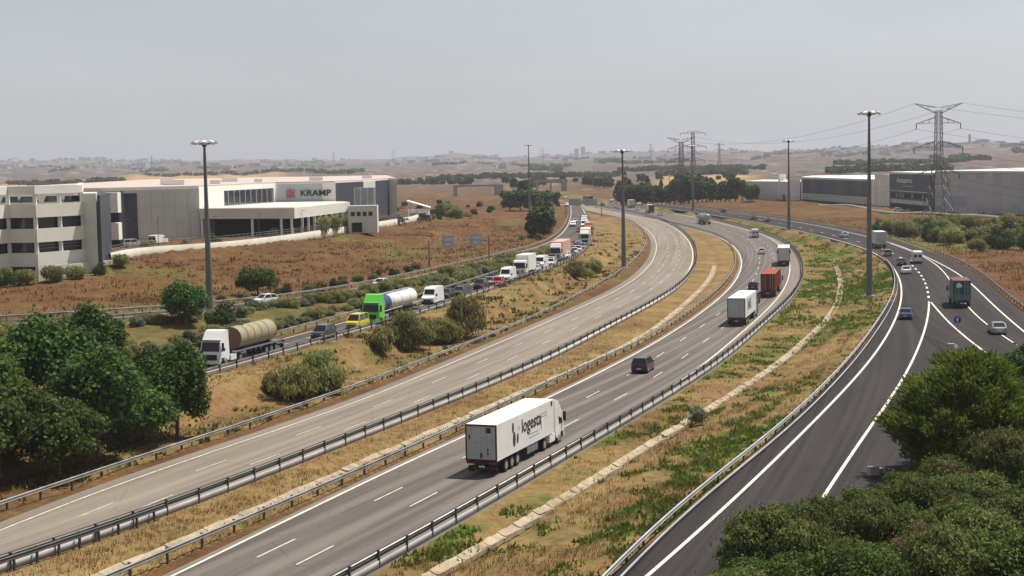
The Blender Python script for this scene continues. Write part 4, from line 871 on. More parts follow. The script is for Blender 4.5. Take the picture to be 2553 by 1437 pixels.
queue = [('vanb', W_, (-13.1, 246.8), 'white high-roof van queueing right behind the green tanker truck'), ('saloon', (.03, .03, .034), (-11.2, 257.2), 'dark car directly behind the first white high-roof van'),
 ('saloon', (.022, .026, .04), (-8.6, 264.8), 'blue-black car halfway between the white high-roof van and the red car'), ('suv', (.055, .02, .026), (-5.9, 273.6), 'dark maroon car ahead of the red car'),
 ('hatch', (.03, .03, .032), (-4.9, 281.7), 'small dark car tucked left of the red car'), ('hatch', (.45, .015, .03), (-2.9, 280.3), 'bright red car in front of the white van'), ('vanb', W_, (-1.4, 288.7), 'white van right behind the bright red car'),
 ('saloon', (.10, .115, .135), (0.4, 295.5), 'grey car squeezed between the white van and the white box truck'), ('hatch', (.74, .75, .75), (4.1, 312.2), 'white car just right of the white box truck'),
 ('vanb', (.78, .78, .77), (5.4, 322.7), 'white van with dark windscreen behind the white box truck'), ('hatch', (.75, .76, .76), (7.7, 330.3), 'small white car between the white van and the pink truck'), ('suv', (.05, .055, .06), (8.3, 340.2), 'dark car at the foot of the pink truck'),
 ('hatch', (.76, .76, .76), (12.0, 354.8), 'white car right of the pink truck'), ('saloon', (.06, .06, .07), (13.1, 362.5), 'dark car behind the pink truck in the queue'), ('hatch', (.72, .72, .72), (14.4, 370.9), 'white car midway in the tight bend of the queue'),
 ('saloon', (.74, .74, .74), (15.8, 382.1), 'white saloon ahead of the cream truck in the tight bend'), ('hatch', (.30, .32, .34), (17.3, 394.0), 'grey car just in front of the cream truck'),
 ('vanb', (.8, .8, .78), (25.1, 522.9), 'white van behind the red-topped truck in the queue'), ('vanb', (.8, .8, .78), (24.7, 542.7), 'second white van behind the red-topped truck'), ('vanm', (.8, .8, .78), (26.7, 586.2), 'white van below the far gantry, tail of the queue'),
 ('hatch', (.42, .02, .03), (21.3, 502.0), 'small red car left of the white vans in the queue'), ('saloon', (.78, .78, .78), (29.6, 645.2), 'last white car of the queue right under the far gantry')]
def along_queue(s_from, n):                              # points along the lane, stepping away from the camera
    L = arc(JQ); c = shift(JQ, 2.6); return [(float(np.interp(s_from + k, L, c[:, 0])), float(np.interp(s_from + k, L, c[:, 1]))) for k in n]
_s0 = arc(JQ)[nearest(JQ, -11.0, 258)]
for (k_, c_, d_, lb) in (('hatch', (.05, .052, .058), 3, 'black car filling the gap between the dark cars behind the first high-roof van'), ('saloon', (.30, .31, .32), 24, 'silver car nose to tail before the dark maroon car'), ('hatch', (.62, .62, .62), 50, 'pale car partly behind the white van next to the red car'),
        ('saloon', (.10, .11, .13), 62, 'grey saloon just behind the tall white box truck'), ('hatch', (.7, .7, .7), 80, 'white hatchback between the white box truck and the pink truck'), ('suv', (.7, .71, .72), 98, 'white tall car close behind the second high-roof van'),
        ('saloon', (.66, .67, .68), 128, 'pale saloon at the start of the tight bend'), ('hatch', (.04, .04, .045), 141, 'black hatchback inside the tight bend'), ('saloon', (.72, .72, .72), 152, 'white saloon inside the tight bend behind a black hatchback'), ('saloon', (.6, .6, .6), 232, 'pale car between the red-topped truck and the white vans'), ('hatch', (.74, .74, .74), 300, 'white hatchback near the tail of the queue'), ('saloon', (.05, .05, .05), 318, 'dark car near the tail of the queue'), ('vanb', (.78, .78, .77), 336, 'white high-roof van near the tail of the queue'), ('hatch', (.5, .5, .52), 352, 'grey hatchback near the tail of the queue')):
    queue.append((k_, c_, along_queue(_s0, [d_])[0], lb))
for kind, col, an, lab in queue:
    if kind[:3] == 'van': finish(make_van('big' if kind == 'vanb' else 'mid', col), 'van', lab, 'van', an, JQ, True, 5.8 if kind == 'vanb' else 5.1, g_queue, -1)
    else: finish(make_car(kind, col), 'car', lab, 'car', an, JQ, True, 4.4, g_queue, -1)
finish(rigid(W_, 9.5, WHT, 4.0, frame=WHT), 'box_truck', 'tall white box truck halfway along the queue', 'truck', (1.4, 301.0), JQ, True, 9.5, g_queue, -1)
finish(semi((.70, .60, .57), t_box(mat('trailer_pink', (.58, .36, .31), .5), DOORW, MAROON, False)), 'articulated_truck', 'pinkish red truck with pale cab front before the tight bend', 'truck', (9.5, 347.2), JQ, True, 16.5, g_queue, -1)
finish(semi((.72, .71, .66), t_box(mat('trailer_cream', (.62, .55, .38), .5), DOORW, MAROON, False)), 'articulated_truck', 'white-cab truck with cream trailer in the tight bend of the queue', 'truck', (19.2, 419.2), JQ, True, 16.5, g_queue, -1)
finish(rigid((.5, .12, .09), 8.5, mat('box_redtop', (.66, .50, .36), .5), 3.8, roof=mat('roof_red', (.5, .16, .12), .5)), 'box_truck', 'red-topped truck behind the cream truck in the queue', 'truck', (23.0, 475.2), JQ, True, 8.5, g_queue, -1)
finish(make_car('hatch', (.68, .58, .04)), 'car', 'yellow car half hidden by the trees at the left end of the queue road', 'car', (-38.4, 155.3), JQ, True, 4.1, g_queue, -1)
g_free = 'cars on the outer left slip road'
for kind, col, an, lab, ft in (('saloon', (.76, .77, .77), (-23.6, 276.0), 'white car alone on the outer slip road above the green truck', True), ('hatch', (.78, .78, .78), (-40.0, 247.3), 'white car behind the shrubs on the outer slip road, left', True),
        ('saloon', (.7, .73, .73), (11.9, 411.0), 'white car on the outer slip road at the tight bend', True), ('vanm', (.8, .8, .8), (21.1, 545.6), 'white van leading on the outer lane beyond the fork', True), ('hatch', (.8, .8, .8), (23.6, 587.7), 'white car on the outer lane behind the leading white van', True)):
    v = make_van('mid', col) if kind == 'vanm' else make_car(kind, col)
    finish(v, 'van' if kind == 'vanm' else 'car', lab, 'van' if kind == 'vanm' else 'car', an, FQ, True, 4.6, g_free, -1)

# ---- dark collector road on the right, driving away
g_col = 'vehicles on the dark right-hand road'
RMQ = CV['Rm']
finish(make_car('saloon', (.035, .075, .17)), 'car', 'blue car alone in the lane left of the painted gore', 'car', (53.9, 219.1), RQ_, False, 4.6, g_col)
TEAL = mat('tarp_teal', (.035, .11, .12), .55, var=.15, scale=.6); TEAL_D = mat('tarp_teal_dull', (.075, .10, .10), .6, var=.2, scale=.6)
tt = rigid((.16, .05, .045), 9.5, TEAL, 4.0, TEAL, TEAL_D, mat('roof_maroon', (.17, .06, .05), .6, var=.15))
MB().add([(-4.825, .75, 3.0), (-4.825, .15, 3.0), (-4.825, -.1, 3.25), (-4.825, .35, 3.75), (-4.825, .72, 3.5)], [(0, 1, 2, 3, 4)]).build('logo_mark', mat('print_white', (.7, .74, .74), .6), tt)
MB().box((-4.82, 0, 1.55), (.03, 2.3, .75)).build('tail_lift', mat('tail_lift', (.16, .17, .16), .5), tt)
finish(tt, 'box_truck', 'teal box truck with dark red roof on the right-hand road', 'truck', (65.9, 234.2), RMQ, False, 9.5, g_col)
finish(make_car('saloon', (.30, .31, .32)), 'car', 'silver car at the right edge behind the teal truck', 'car', (60.7, 198.7), RMQ, False, 4.7, g_col)
for kind, col, an, lab in (('saloon', (.76, .76, .75), (74.4, 301.5), 'white car left of the white van on the dark road'), ('saloon', (.03, .03, .032), (79.0, 323.7), 'black car just ahead of the white car on the dark road'),
        ('vanb', (.76, .77, .77), (83.6, 329.5), 'white van in the right lane of the dark road'), ('estate', (.22, .225, .22), (83.3, 354.3), 'dark silver car behind the white box truck on the dark road'),
        ('hatch', (.55, .62, .68), (91.4, 437.9), 'pale blue-white car left of the tall lamp mast on the dark road'), ('saloon', (.03, .03, .03), (87.0, 572.3), 'left of the two dark cars far along the dark road'),
        ('saloon', (.035, .035, .04), (88.5, 549.9), 'right of the two dark cars far along the dark road'), ('hatch', (.04, .04, .04), (87.0, 652.3), 'farthest dark car on the dark road, behind the tanker')):
    v = make_van('big', col) if kind == 'vanb' else make_car(kind, col)
    finish(v, 'van' if kind == 'vanb' else 'car', lab, 'van' if kind == 'vanb' else 'car', an, RQ_, False, 5.8 if kind == 'vanb' else 4.6, g_col)
finish(rigid((.1, .1, .1), 9, mat('box_white_shaded', (.50, .52, .49), .5, var=.06), 4.0, mat('door_white_shaded', (.47, .49, .46), .5), ALU, WHT), 'box_truck', 'white box truck with painted-in grey shade on its faces beside the tall lamp mast', 'truck', (88.7, 384.2), RQ_, False, 9, g_col)  # white truck: shade on its faces put into grey paint, roof left bright
finish(make_van('mid', (.78, .78, .78)), 'van', 'white van parked by the fence in front of the big grey-walled hall', 'van', (-77.8, 360.0), WQ, True, 5.1, z=hz(-77.8, 360.0))

# ------------------------------------------------------------------ high-mast lamps
MAST = mat('mast_steel', (.16, .165, .16), .55, .3, var=.18, scale=.3); FLOOD = mat('floodlight_case', (.78, .79, .80), .35, .1, var=.05); FLOODG = mat('floodlight_glass', (.80, .82, .84), .15, .0, var=.05)
def lamp_mast(x, y, zb, zt, label, rb=.55, n=8):
    h = zt - zb; root = thing('lamp_mast', label, 'lamp', (x, y, zb - .1), group='high lamp masts')
    m = MB(); prev = None
    for k in range(4):
        a, b = h * k / 4, h * (k + 1) / 4; ra = rb + (.17 - rb) * k / 4; rbb = rb + (.17 - rb) * (k + 1) / 4
        m.tube((0, 0, a), (0, 0, b + .12), ra, rbb, n=12)
    m.build('pole', MAST, root)
    MB().tube((0, 0, -.3), (0, 0, .25), rb * 1.6, n=14).build('base_plate', mat('concrete_base', (.42, .38, .32), .9), root)
    ring = MB()
    for i in range(16):
        t0, t1 = 2 * math.pi * i / 16, 2 * math.pi * (i + 1) / 16; ring.tube((math.cos(t0) * 1.25, math.sin(t0) * 1.25, h - .25), (math.cos(t1) * 1.25, math.sin(t1) * 1.25, h - .25), .07, n=5)
    for i in range(4): t = math.pi / 2 * i + .4; ring.tube((0, 0, h - .5), (math.cos(t) * 1.25, math.sin(t) * 1.25, h - .25), .06, n=5)
    ring.tube((0, 0, h - .7), (0, 0, h + .1), .34, n=10); ring.build('head_frame', mat('mast_head', (.05, .052, .055), .6, .3), root)
    for i in range(n):
        t = 2 * math.pi * i / n + .2; c, s = math.cos(t), math.sin(t)
        f = MB(); f.box((0, 0, 0), (.75, .6, .34), bev=.08)
        o = f.build('floodlight', FLOOD, root, (c * 1.55, s * 1.55, h - .1)); o.rotation_euler = (0, R(22), t)
        MB().box((.05, 0, -.19), (.62, .5, .05)).build('lens', FLOODG, o)
for a in ((-44.7, 236.2, 2.43, 27.9, 'lamp mast in front of the white hall on the left'), (24.5, 349.3, 0.27, 26.0, 'lamp mast at the inner foot of the bend, centre of view'),
          (58.7, 262.7, 0.81, 31.0, 'tallest-looking lamp mast on the right verge beside the dark road'), (85.5, 493.1, 1.17, 28.7, 'lamp mast between the two roads, in front of the pale right hall'),
          (77.6, 682.1, 1.44, 28.8, 'far lamp mast standing before the pylon pair'), (8.4, 703.3, 2.25, 30.9, 'far lamp mast by the dark round trees left of the roads')):
    lamp_mast(*a)

# ------------------------------------------------------------------ lattice pylons and cables
STEEL = mat('pylon_steel', (.20, .19, .19), .6, .4, var=.15); INSUL = mat('insulator', (.10, .07, .06), .4)
def pylon(x, y, z, h, label, rz, arms, wb=4.2, bar=.11, v_top=True, group='lattice pylons'):
    root = thing('pylon', label, 'pylon', (x, y, z), rz, group)
    def half(t): return (wb * (1 - t / .55) + 1.0 * (t / .55) if t < .55 else 1.0 - .25 * (t - .55) / .45)
    body = MB(); lv = [0, .12, .24, .35, .45, .54, .62, .69, .76, .83, .9, .96]
    for k in range(len(lv) - 1):
        a, b = half(lv[k]) , half(lv[k + 1]); za, zb_ = lv[k] * h, lv[k + 1] * h
        C = [(-1, -1), (1, -1), (1, 1), (-1, 1)]
        for i in range(4):
            p, q = C[i], C[(i + 1) % 4]
            body.tube((p[0] * a, p[1] * a, za), (p[0] * b, p[1] * b, zb_), bar, n=4, cap=False)
            body.tube((p[0] * a, p[1] * a, za), (q[0] * b, q[1] * b, zb_), bar * .6, n=4, cap=False); body.tube((q[0] * a, q[1] * a, za), (p[0] * b, p[1] * b, zb_), bar * .6, n=4, cap=False)
            body.tube((p[0] * b, p[1] * b, zb_), (q[0] * b, q[1] * b, zb_), bar * .6, n=4, cap=False)
    body.build('lattice_body', STEEL, root)
    tips = []
    for t, w, up in arms:
        for s in (-1, 1):
            m = MB(); hw = half(t); zt = t * h; tip = (s * w, 0, zt + up)
            for yy in (-1, 1):
                m.tube((s * hw, yy * hw, zt), tip, bar * .8, n=4, cap=False); m.tube((s * hw, yy * hw, zt + 1.7), tip, bar * .8, n=4, cap=False)
                for q in (.35, .65):
                    m.tube((s * (hw + (w - hw) * q), yy * hw * (1 - q), zt + up * q), (s * (hw + (w - hw) * q), yy * hw * (1 - q), zt + 1.7 + (up - 1.7) * q), bar * .5, n=4, cap=False)
            m.build('cross_arm', STEEL, root)
            if up < 2: MB().tube(tip, (tip[0], 0, tip[2] - 1.6), .14, n=6).build('insulator', INSUL, root)
            tips.append((tip[0], 0, tip[2] - (1.6 if up < 2 else 0)))
    return root, tips
def tipw(pt, root): return root.matrix_basis @ Vector(pt)
BIG_ARMS = [(.94, 7.5, 2.9), (.86, 6.9, -.2), (.66, 7.6, -.2), (.44, 6.5, -.2)]
P0, T0 = pylon(127.4, 477.9, hz(127.4, 477.9) - .1, 35.6, 'big lattice pylon on the right in front of the grey halls', R(8), BIG_ARMS)
P1, T1 = pylon(84.8, 794.8, hz(84.8, 794.8), 32.6, 'left pylon of the near pair behind the tree belt', R(14), BIG_ARMS, 3.4, .13)
P2, T2 = pylon(115.0, 1008.1, hz(115.0, 1008.1), 38.8, 'taller pylon of the pair with drooping square arms, behind the tree belt', R(4), [(.93, 8, .2), (.72, 8.5, -.2), (.5, 7.2, -.2)], 3.3, .15)
FARP_ = [(-693.4, 2250.8, 36, 'faint pylon at the far left edge'), (-800, 3600, 44, 'faint far pylon left of the first lamp mast'), (-760, 4000, 46, 'faint far pylon just right of the first lamp mast'), (-470, 4300, 48, 'faint far pylon above the dark end of the hall'),
         (-310, 4300, 50, 'faint far pylon left of the low round hill'), (60, 2900, 42, 'faint pylon beside the second lamp mast'), (290, 3300, 46, 'faint pylon right of the centre lamp mast'), (215, 1650, 36, 'faint pylon right of the near pylon pair')]
fp = None
for x, y, h, lab in FARP_:
    if fp is None: fp, _t = pylon(x, y, hz(x, y), h, lab, .3, [(.9, 7, .2), (.74, 8, 0), (.58, 7, 0)], 3.2, .11, group='far faint pylons')
    else:
        c = copy_tree(fp, None, (x, y, hz(x, y)), rng.uniform(-.6, .6), (.9, .9, h / 40)); c['label'] = lab
CABLE = mat('cable', (.09, .09, .095), .6, var=.05)
def cable(a, b, sag, label, r=.045):
    m = MB(); n = 18; pts = []
    for i in range(n + 1):
        t = i / n; p = a.lerp(b, t); p.z -= sag * 4 * t * (1 - t); pts.append(p)
    for p, q in zip(pts, pts[1:]): m.tube(p, q, r, n=4, cap=False)
    tag(m.build('power_cable', CABLE), label, 'cable', 'power cables of the big pylon')
for i in range(8):
    side = 'left' if i % 2 == 0 else 'right'; lvl = ('top', 'upper', 'middle', 'lower')[i // 2]
    cable(tipw(T0[i], P0), tipw(T1[i], P1), 7, 'power cable from the %s %s arm of the big pylon towards the pylon pair' % (lvl, side), .04)
    q = tipw(T0[i], P0); cable(q, q + Vector((150, -120, -8)), 7, 'power cable from the %s %s arm of the big pylon out of view' % (lvl, side), .04)

# ------------------------------------------------------------------ sign gantries and signs
SIGNB = mat('sign_blue', (.19, .235, .27), .5); SIGNG = mat('sign_back', (.33, .36, .38), .5, .3); SIGNP = mat('sign_pale', (.36, .42, .42), .5, .2)
def gantry(a, b, z, h, label, panels, mpanel, rot=0):
    root = thing('sign_gantry', label, 'gantry')
    a, b = Vector((*a, z)), Vector((*b, z)); up = Vector((0, 0, 1))
    for p in (a, b): MB().tube(p - up * .4, p + up * (h + .6), .16, .13, n=8).build('post', STEEL, root)
    m = MB(); d = (b - a); n = 12
    for k in (h - .5, h + .5): m.tube(a + up * k, b + up * k, .07, n=5)
    for i in range(n): m.tube(a + d * (i / n) + up * (h - .5), a + d * ((i + 1) / n) + up * (h + .5 if i % 2 == 0 else h - .5), .04, n=4)
    m.build('lattice_beam', STEEL, root)
    ang = math.atan2(d.y, d.x)
    for t, w, hh, off in panels:
        c = a + d * t; nn = Vector((math.sin(ang), -math.cos(ang), 0)) * .22
        o = MB().box((0, 0, 0), (w, .08, hh), bev=0).build('sign_panel', mpanel, root, tuple(c + nn + up * (h + off)), ang)
        MB().box((0, -.045, hh * .18), (w * .8, .02, hh * .22)).build('sign_field', SIGNG, o); MB().box((0, -.045, -hh * .22), (w * .5, .02, hh * .18)).build('sign_field', SIGNG, o)
gantry((-16.7, 325.2), (-4.7, 338.4), 2.7, 5.0, 'lattice sign gantry with two blue panels beside the outer slip road', [(.30, 3.2, 2.4, .1), (.76, 3.2, 2.4, .1)], SIGNB)
gantry((23.0, 669.5), (37.4, 660.4), .3, 5.8, 'wide pale sign gantry spanning the slip road at its far end', [(.28, 6.0, 2.7, .2), (.72, 6.0, 2.9, .1)], SIGNP)
root = thing('road_sign', 'round blue sign with white arrow at the painted gore', 'sign', (57.2, 205.3, 1.35))
MB().tube((0, 0, -.3), (0, 0, 1.5), .04, n=6).build('post', GALV, root)
ang = math.atan2(57.2, 205.3)
d = MB().tube((0, .02, 1.35), (0, -.02, 1.35), .48, n=20).build('disc', mat('sign_disc', (.02, .09, .30), .4, var=.05), root); d.rotation_euler = (0, 0, -ang)
ar = MB().add([(-.07, -.045, 1.05), (.07, -.045, 1.05), (.07, -.045, 1.4), (.2, -.045, 1.4), (0, -.045, 1.68), (-.2, -.045, 1.4), (-.07, -.045, 1.4)], [tuple(range(7))]).build('arrow', PLATEW, root); ar.rotation_euler = (0, 0, -ang)
for i, (x, y, lab) in enumerate(((51.1, 186.0, 'white crumbling barrier block at the tip of the gore before the pine'), (25.6, 113.4, 'pale concrete block at the kerb below the pine'))):
    m = MB(); m.box((0, 0, .3), (1.0, .6, .7), .3 * i, .12, .8).box((.6, .5, .15), (.7, .5, .5), .8, .1, .8)
    tag(m.build('barrier_block', mat('block_pale', (.45, .42, .37), .9, var=.2, bump=.3), None, (x, y, 1.3)), lab, 'block')

# ------------------------------------------------------------------ buildings on the left
CREAM = mat('wall_cream', (.78, .76, .67), .8, var=.05, scale=.3); PANEL_G = mat('wall_greygreen', (.66, .68, .61), .8, var=.05, scale=.2); WHITEW = mat('wall_white', (.84, .83, .78), .8, var=.04, scale=.3)
DKCLAD = mat('cladding_dark', (.068, .075, .095), .5, .2, var=.12, scale=.2); ROOFW = mat('roof_pale', (.62, .59, .53), .8, var=.1, scale=.15); ROOFP = mat('roof_pinkish', (.50, .42, .38), .8, var=.08, scale=.1)
VOID = mat('interior_shade', (.012, .012, .014), .8); CONCW = mat('retaining_concrete', (.52, .48, .40), .9, var=.12, scale=.3); GREYC = mat('concrete_panel', (.56, .55, .50), .85, var=.08, scale=.4)  # near-black void: shade inside openings put into the colour
GLASSB = mat('glass_bluish', (.03, .035, .045), .1, var=.15, spec=.7)
# open-decked office block with folded facade
pb = thing('parking_block', 'pale open-decked block with zigzag balcony bands at the left edge', 'building')
FAC = [(-106.9, 288.7), (-98.7, 284.8), (-94.6, 280.0), (-90.1, 279.3), (-88.8, 283.8), (-83.7, 282.8), (-77.9, 292.6)]
BACKP = [(-87.3, 329.2), (-110.6, 335.4)]
ground_z = 4.7
def inset(F, d): return [(x - .45 * d, y + .9 * d) for x, y in F]
for k, (z0, z1) in enumerate(((7.1, 9.55), (11.35, 13.8), (15.75, 18.1))):
    for (p, q) in zip(FAC, FAC[1:]):
        dx, dy = q[0] - p[0], q[1] - p[1]; L = math.hypot(dx, dy); nx, ny = dy / L, -dx / L
        MB().prism([(p[0] + nx * .18, p[1] + ny * .18), (q[0] + nx * .18, q[1] + ny * .18), q, p], z0, z1).build('balcony_band', CREAM, pb)
    MB().prism(inset(FAC, .05) + BACKP, z0 + .1, z0 + .5).build('floor_slab', GREYC, pb)
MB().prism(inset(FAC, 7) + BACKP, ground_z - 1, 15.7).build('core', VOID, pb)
for (p, q) in zip(FAC, FAC[1:]):
    MB().prism([(p[0] + .1, p[1] - .12), (q[0] + .1, q[1] - .12), (q[0] - .3, q[1] + .8), (p[0] - .3, p[1] + .8)], 19.89, 21.33).build('roof_beam', WHITEW, pb)
MB().prism([FAC[-1], (-87.3, 329.2), (-88.3, 329.2), (-78.9, 292.9)], 19.91, 21.31).build('roof_beam', WHITEW, pb)
MB().prism([(-110.6, 324.1), (-86.4, 320.7), (-87.3, 329.2), (-110.6, 335.4)], 15.84, 20.88).build('rear_block', GREYC, pb)
cols_at = []
for (p, q) in zip(FAC, FAC[1:]):
    L = math.hypot(q[0] - p[0], q[1] - p[1]); nn = max(1, round(L / 4.6))
    for i in range(nn): t = (i + .02) / nn; cols_at.append((p[0] + (q[0] - p[0]) * t, p[1] + (q[1] - p[1]) * t))
for (x, y) in cols_at + [FAC[-1]]:
    for z0, z1 in ((4.5, 7.15), (9.5, 11.4), (13.75, 15.8), (18.05, 19.95)): MB().box((x - .15, y + .35, (z0 + z1) / 2), (.62, .62, z1 - z0)).build('column', WHITEW, pb)
for (p, q) in zip(FAC, FAC[1:]):
    for z0, z1 in ((4.7, 7.05), (9.57, 11.3), (13.8, 15.7)):
        w = MB().prism([(p[0] - .45, p[1] + 1.0), (q[0] - .45, q[1] + 1.0), (q[0] - .5, q[1] + 1.1), (p[0] - .5, p[1] + 1.1)], z0, z1).build('window_strip', GLASSB, pb)
        if z0 < 6 or (z0 < 10 and p == FAC[-2]):
            for t in (.25, .5, .75): MB().box((p[0] + (q[0] - p[0]) * t - .42, p[1] + (q[1] - p[1]) * t + .93, (z0 + z1) / 2), (.07, .07, z1 - z0)).build('mullion', GALV, w)
            for tz in (.35, .7): MB().prism([(p[0] - .40, p[1] + .90), (q[0] - .40, q[1] + .90), (q[0] - .45, q[1] + .97), (p[0] - .45, p[1] + .97)], z0 + (z1 - z0) * tz, z0 + (z1 - z0) * tz + .06).build('transom', GALV, w)
for i in range(5): MB().box((-97 + i * 4.0, 297 + (i % 2) * 2, 18.7), (3.4, 1.7, 1.1), .3 * i, .2, .75).build('roof_plant', mat('plant_dark', (.05, .05, .055), .6), pb)
# stair tower in front of the next hall
MB().prism([(-77.9, 292.6), (-75.2, 291.7), (-78.7, 306.4), (-83.2, 306.5)], 4.50, 19.71).build('stair_tower', PANEL_G, pb)
MB().prism([(-75.1, 292.1), (-74.6, 292.2), (-79.8, 320.6), (-80.5, 320.6)], 5.40, 19.35).build('glass_wall', DKCLAD, pb)
for z, h_ in ((16.9, 4.3), (10.8, 3.6)): MB().box((-84.3, 341.1, z), (2.6, 3, h_)).build('balcony_band', WHITEW, pb)
MB().prism([(-83.5, 342.5), (-85.6, 342.2), (-88.2, 357.5), (-86.0, 357.4)], 5.40, 19.08).build('dark_backing', VOID, pb)  # near-black box added to darken the gap between the balcony bands

# big hall with the low loading wing
hall = thing('logistics_hall', 'long white logistics hall with grey front and flat loading wing', 'building')
P1_, P2_, P3_, P4_ = (-96.0, 377.5), (-74.6, 385.4), (-62.7, 430.9), (-46.6, 429.3)
P5_, P6_, P7_ = (-41.2, 450.7), (-36.4, 481.3), (-33.8, 480.1)
MB().prism([P1_, P2_, P3_, P4_, P5_, P6_, P7_, (-45.2, 593.6), (-136.6, 611.9), (-136.3, 412.7)], 5.40, 19.26).build('wall', WHITEW, hall)
MB().prism([(-95.8, 378.1), (-74.8, 385.9), (-62.9, 431.5), (-46.8, 429.8), (-41.3, 451.1), (-36.5, 481.6), (-34.1, 481.5), (-45.6, 592.2), (-135.7, 610.4), (-135.4, 414.1)], 19.24, 19.57).build('roof', ROOFP, hall)
def face_panels(p, q, z0, z1, m, name, n, out=.06, gap=.06, parent=None, mats=None, rows=1):
    """a row of separate cladding panels proud of the wall between p and q"""
    dx, dy = q[0] - p[0], q[1] - p[1]; L = math.hypot(dx, dy); ux, uy = dx / L, dy / L; nx, ny = uy, -ux
    w = L / n - gap; hh = (z1 - z0) / rows - gap; cache = {}
    a = math.atan2(uy, ux)
    for r_ in range(rows):
        for i in range(n):
            mm = mats[int(rng.integers(len(mats)))] if mats else m
            if mm.name not in cache: cache[mm.name] = MB().box((0, 0, 0), (w, .1, hh)).mesh(name, mm)
            s = (i + .5) * L / n; zc = z0 + (r_ + .5) * (z1 - z0) / rows
            obj(name, cache[mm.name], None, parent, (p[0] + ux * s + nx * out, p[1] + uy * s + ny * out, zc), a)
face_panels(P1_, P2_, 7.38, 18.90, None, 'cladding_panel', 8, parent=hall, mats=[PANEL_G, mat('wall_greygreen2', (.63, .655, .59), .8, var=.05)], rows=3)
for t0, t1 in ((.02, .30),): face_panels((P1_[0], P1_[1] - .14), (P1_[0] + (P2_[0] - P1_[0]) * .36, P1_[1] + (P2_[1] - P1_[1]) * .36 - .14), 7.02, 18.18, DKCLAD, 'dark_panel', 5, parent=hall)
def on_face(p, q, t0, t1, z0, z1, m, name, out=.1, th=.06):
    dx, dy = q[0] - p[0], q[1] - p[1]; L = math.hypot(dx, dy); nx, ny = dy / L, -dx / L
    A = (p[0] + dx * t0 + nx * out, p[1] + dy * t0 + ny * out); B = (p[0] + dx * t1 + nx * out, p[1] + dy * t1 + ny * out)
    return MB().prism([A, B, (B[0] - nx * th, B[1] - ny * th), (A[0] - nx * th, A[1] - ny * th)], z0, z1).build(name, m, hall)
wf = on_face(P2_, P3_, .30, .96, 14.40, 18.00, GLASSB, 'window_strip', .05)
for t in np.linspace(.34, .93, 9): on_face(P2_, P3_, t, t + .012, 14.40, 18.00, mat('mullion_grey', (.2, .2, .2), .5), 'mullion', .12)
on_face(P3_, P4_, .02, .78, 13.05, 18.90, mat('sign_wall', (.46, .51, .53), .6, var=.04), 'sign_wall', .1)
o = obj('lettering', text_mesh('KRAMP', 2.25, INK, 'lettering', .05), None, hall, (-52.0, 429.3, 16.38)); o.rotation_euler = (R(90), 0, R(-2.6)); o.scale = (1.15, 1, 1)
e = MB(); e.box((-59.3, 429.9, 16.29), (1.0, .05, 2.2)); e.box((-58.1, 429.8, 16.88), (1.1, .05, .85)); e.box((-58.1, 429.8, 15.71), (1.1, .05, .85)); e.build('logo_mark', mat('logo_red', (.42, .10, .12), .6), hall)
face_panels(P4_, P5_, 6.75, 19.08, DKCLAD, 'dark_panel', 6, parent=hall); face_panels(P5_, (-37.9, 471.7), 6.75, 19.08, PANEL_G, 'cladding_panel', 4, parent=hall); face_panels((-39.0, 464.7), P6_, 6.75, 19.08, DKCLAD, 'dark_panel', 6, out=.2, parent=hall)
MB().prism([(-74.4, 384.5), (-50.4, 374.5), (-48.1, 386.4), (-42.2, 422.5), (-46.9, 428.6), (-62.4, 430.2), (-74.3, 385.5)], 11.61, 14.09).build('wing_fascia', CREAM, hall)
MB().prism([(-73.8, 385.6), (-50.5, 375.4), (-48.7, 386.9), (-43.0, 422.0), (-47.1, 427.7), (-62.5, 429.6)], 14.08, 14.22).build('wing_roof', ROOFW, hall)
MB().prism([(-72.3, 391.0), (-52.4, 382.6), (-50.6, 390.3), (-46.9, 424.1), (-62.4, 428.8)], 6.75, 11.65).build('dock_interior', VOID, hall)  # solid block, its near-black colour painting the shade under the wing
for i in range(9): t = i / 8; MB().box((-49.3 + 6.5 * t, 379.5 + 41 * t, 9.2), (.5, .5, 4.9)).build('column', WHITEW, hall)
for t in (.0, .55, .86, .97): MB().box((-74.0 + 23.5 * t, 384.8 - 9.8 * t, 9.2), (.55, .55, 4.9)).build('column', WHITEW, hall)
MB().box((-37.9, 419.6, 12.15), (5.2, 5, 11.3)).build('glass_annex', mat('annex_glass', (.28, .32, .32), .25, .2, var=.1, scale=.4), hall)
for x in (-40.4, -38.8, -37.0, -35.4): MB().box((x, 417.02, 12.15), (.16, .1, 11.3)).build('mullion', ALU, hall)
MB().box((-37.7, 411.1, 9.9), (7.4, 4, 7.0)).build('entrance_block', PANEL_G, hall); MB().box((-39.2, 409.1, 7.9), (2.6, .3, 2.4)).build('entrance_shade_panel', VOID, hall)  # raised near-black panel, shade of an entrance put into its colour
for x in (-40.2, -38.7, -37.2, -35.7): MB().box((x, 409.06, 11.3), (1.0, .08, 1.1)).build('window', GLASSB, hall)
for x, y, w, d_, h_ in ((-86.0, 411.2, 5.40, 3, 1.4), (-76.9, 419.4, 2.70, 3, 1.1), (-68.7, 438.9, 2.16, 2, 1), (-54.2, 449.7, 3.60, 2.5, 1.2), (-90.6, 425.4, 3.60, 4, 1.8), (-81.5, 467.6, 4.50, 3, 1.2), (-43.3, 487.5, 2.70, 2, 1)): MB().box((x, y, 19.5 + h_ / 2), (w, d_, h_), .2).build('roof_plant', WHITEW, hall)
gh = thing('gatehouse', 'small white gatehouse with sloping roof right of the dark hall end', 'building', (-28.4, 496.8, 5.85))
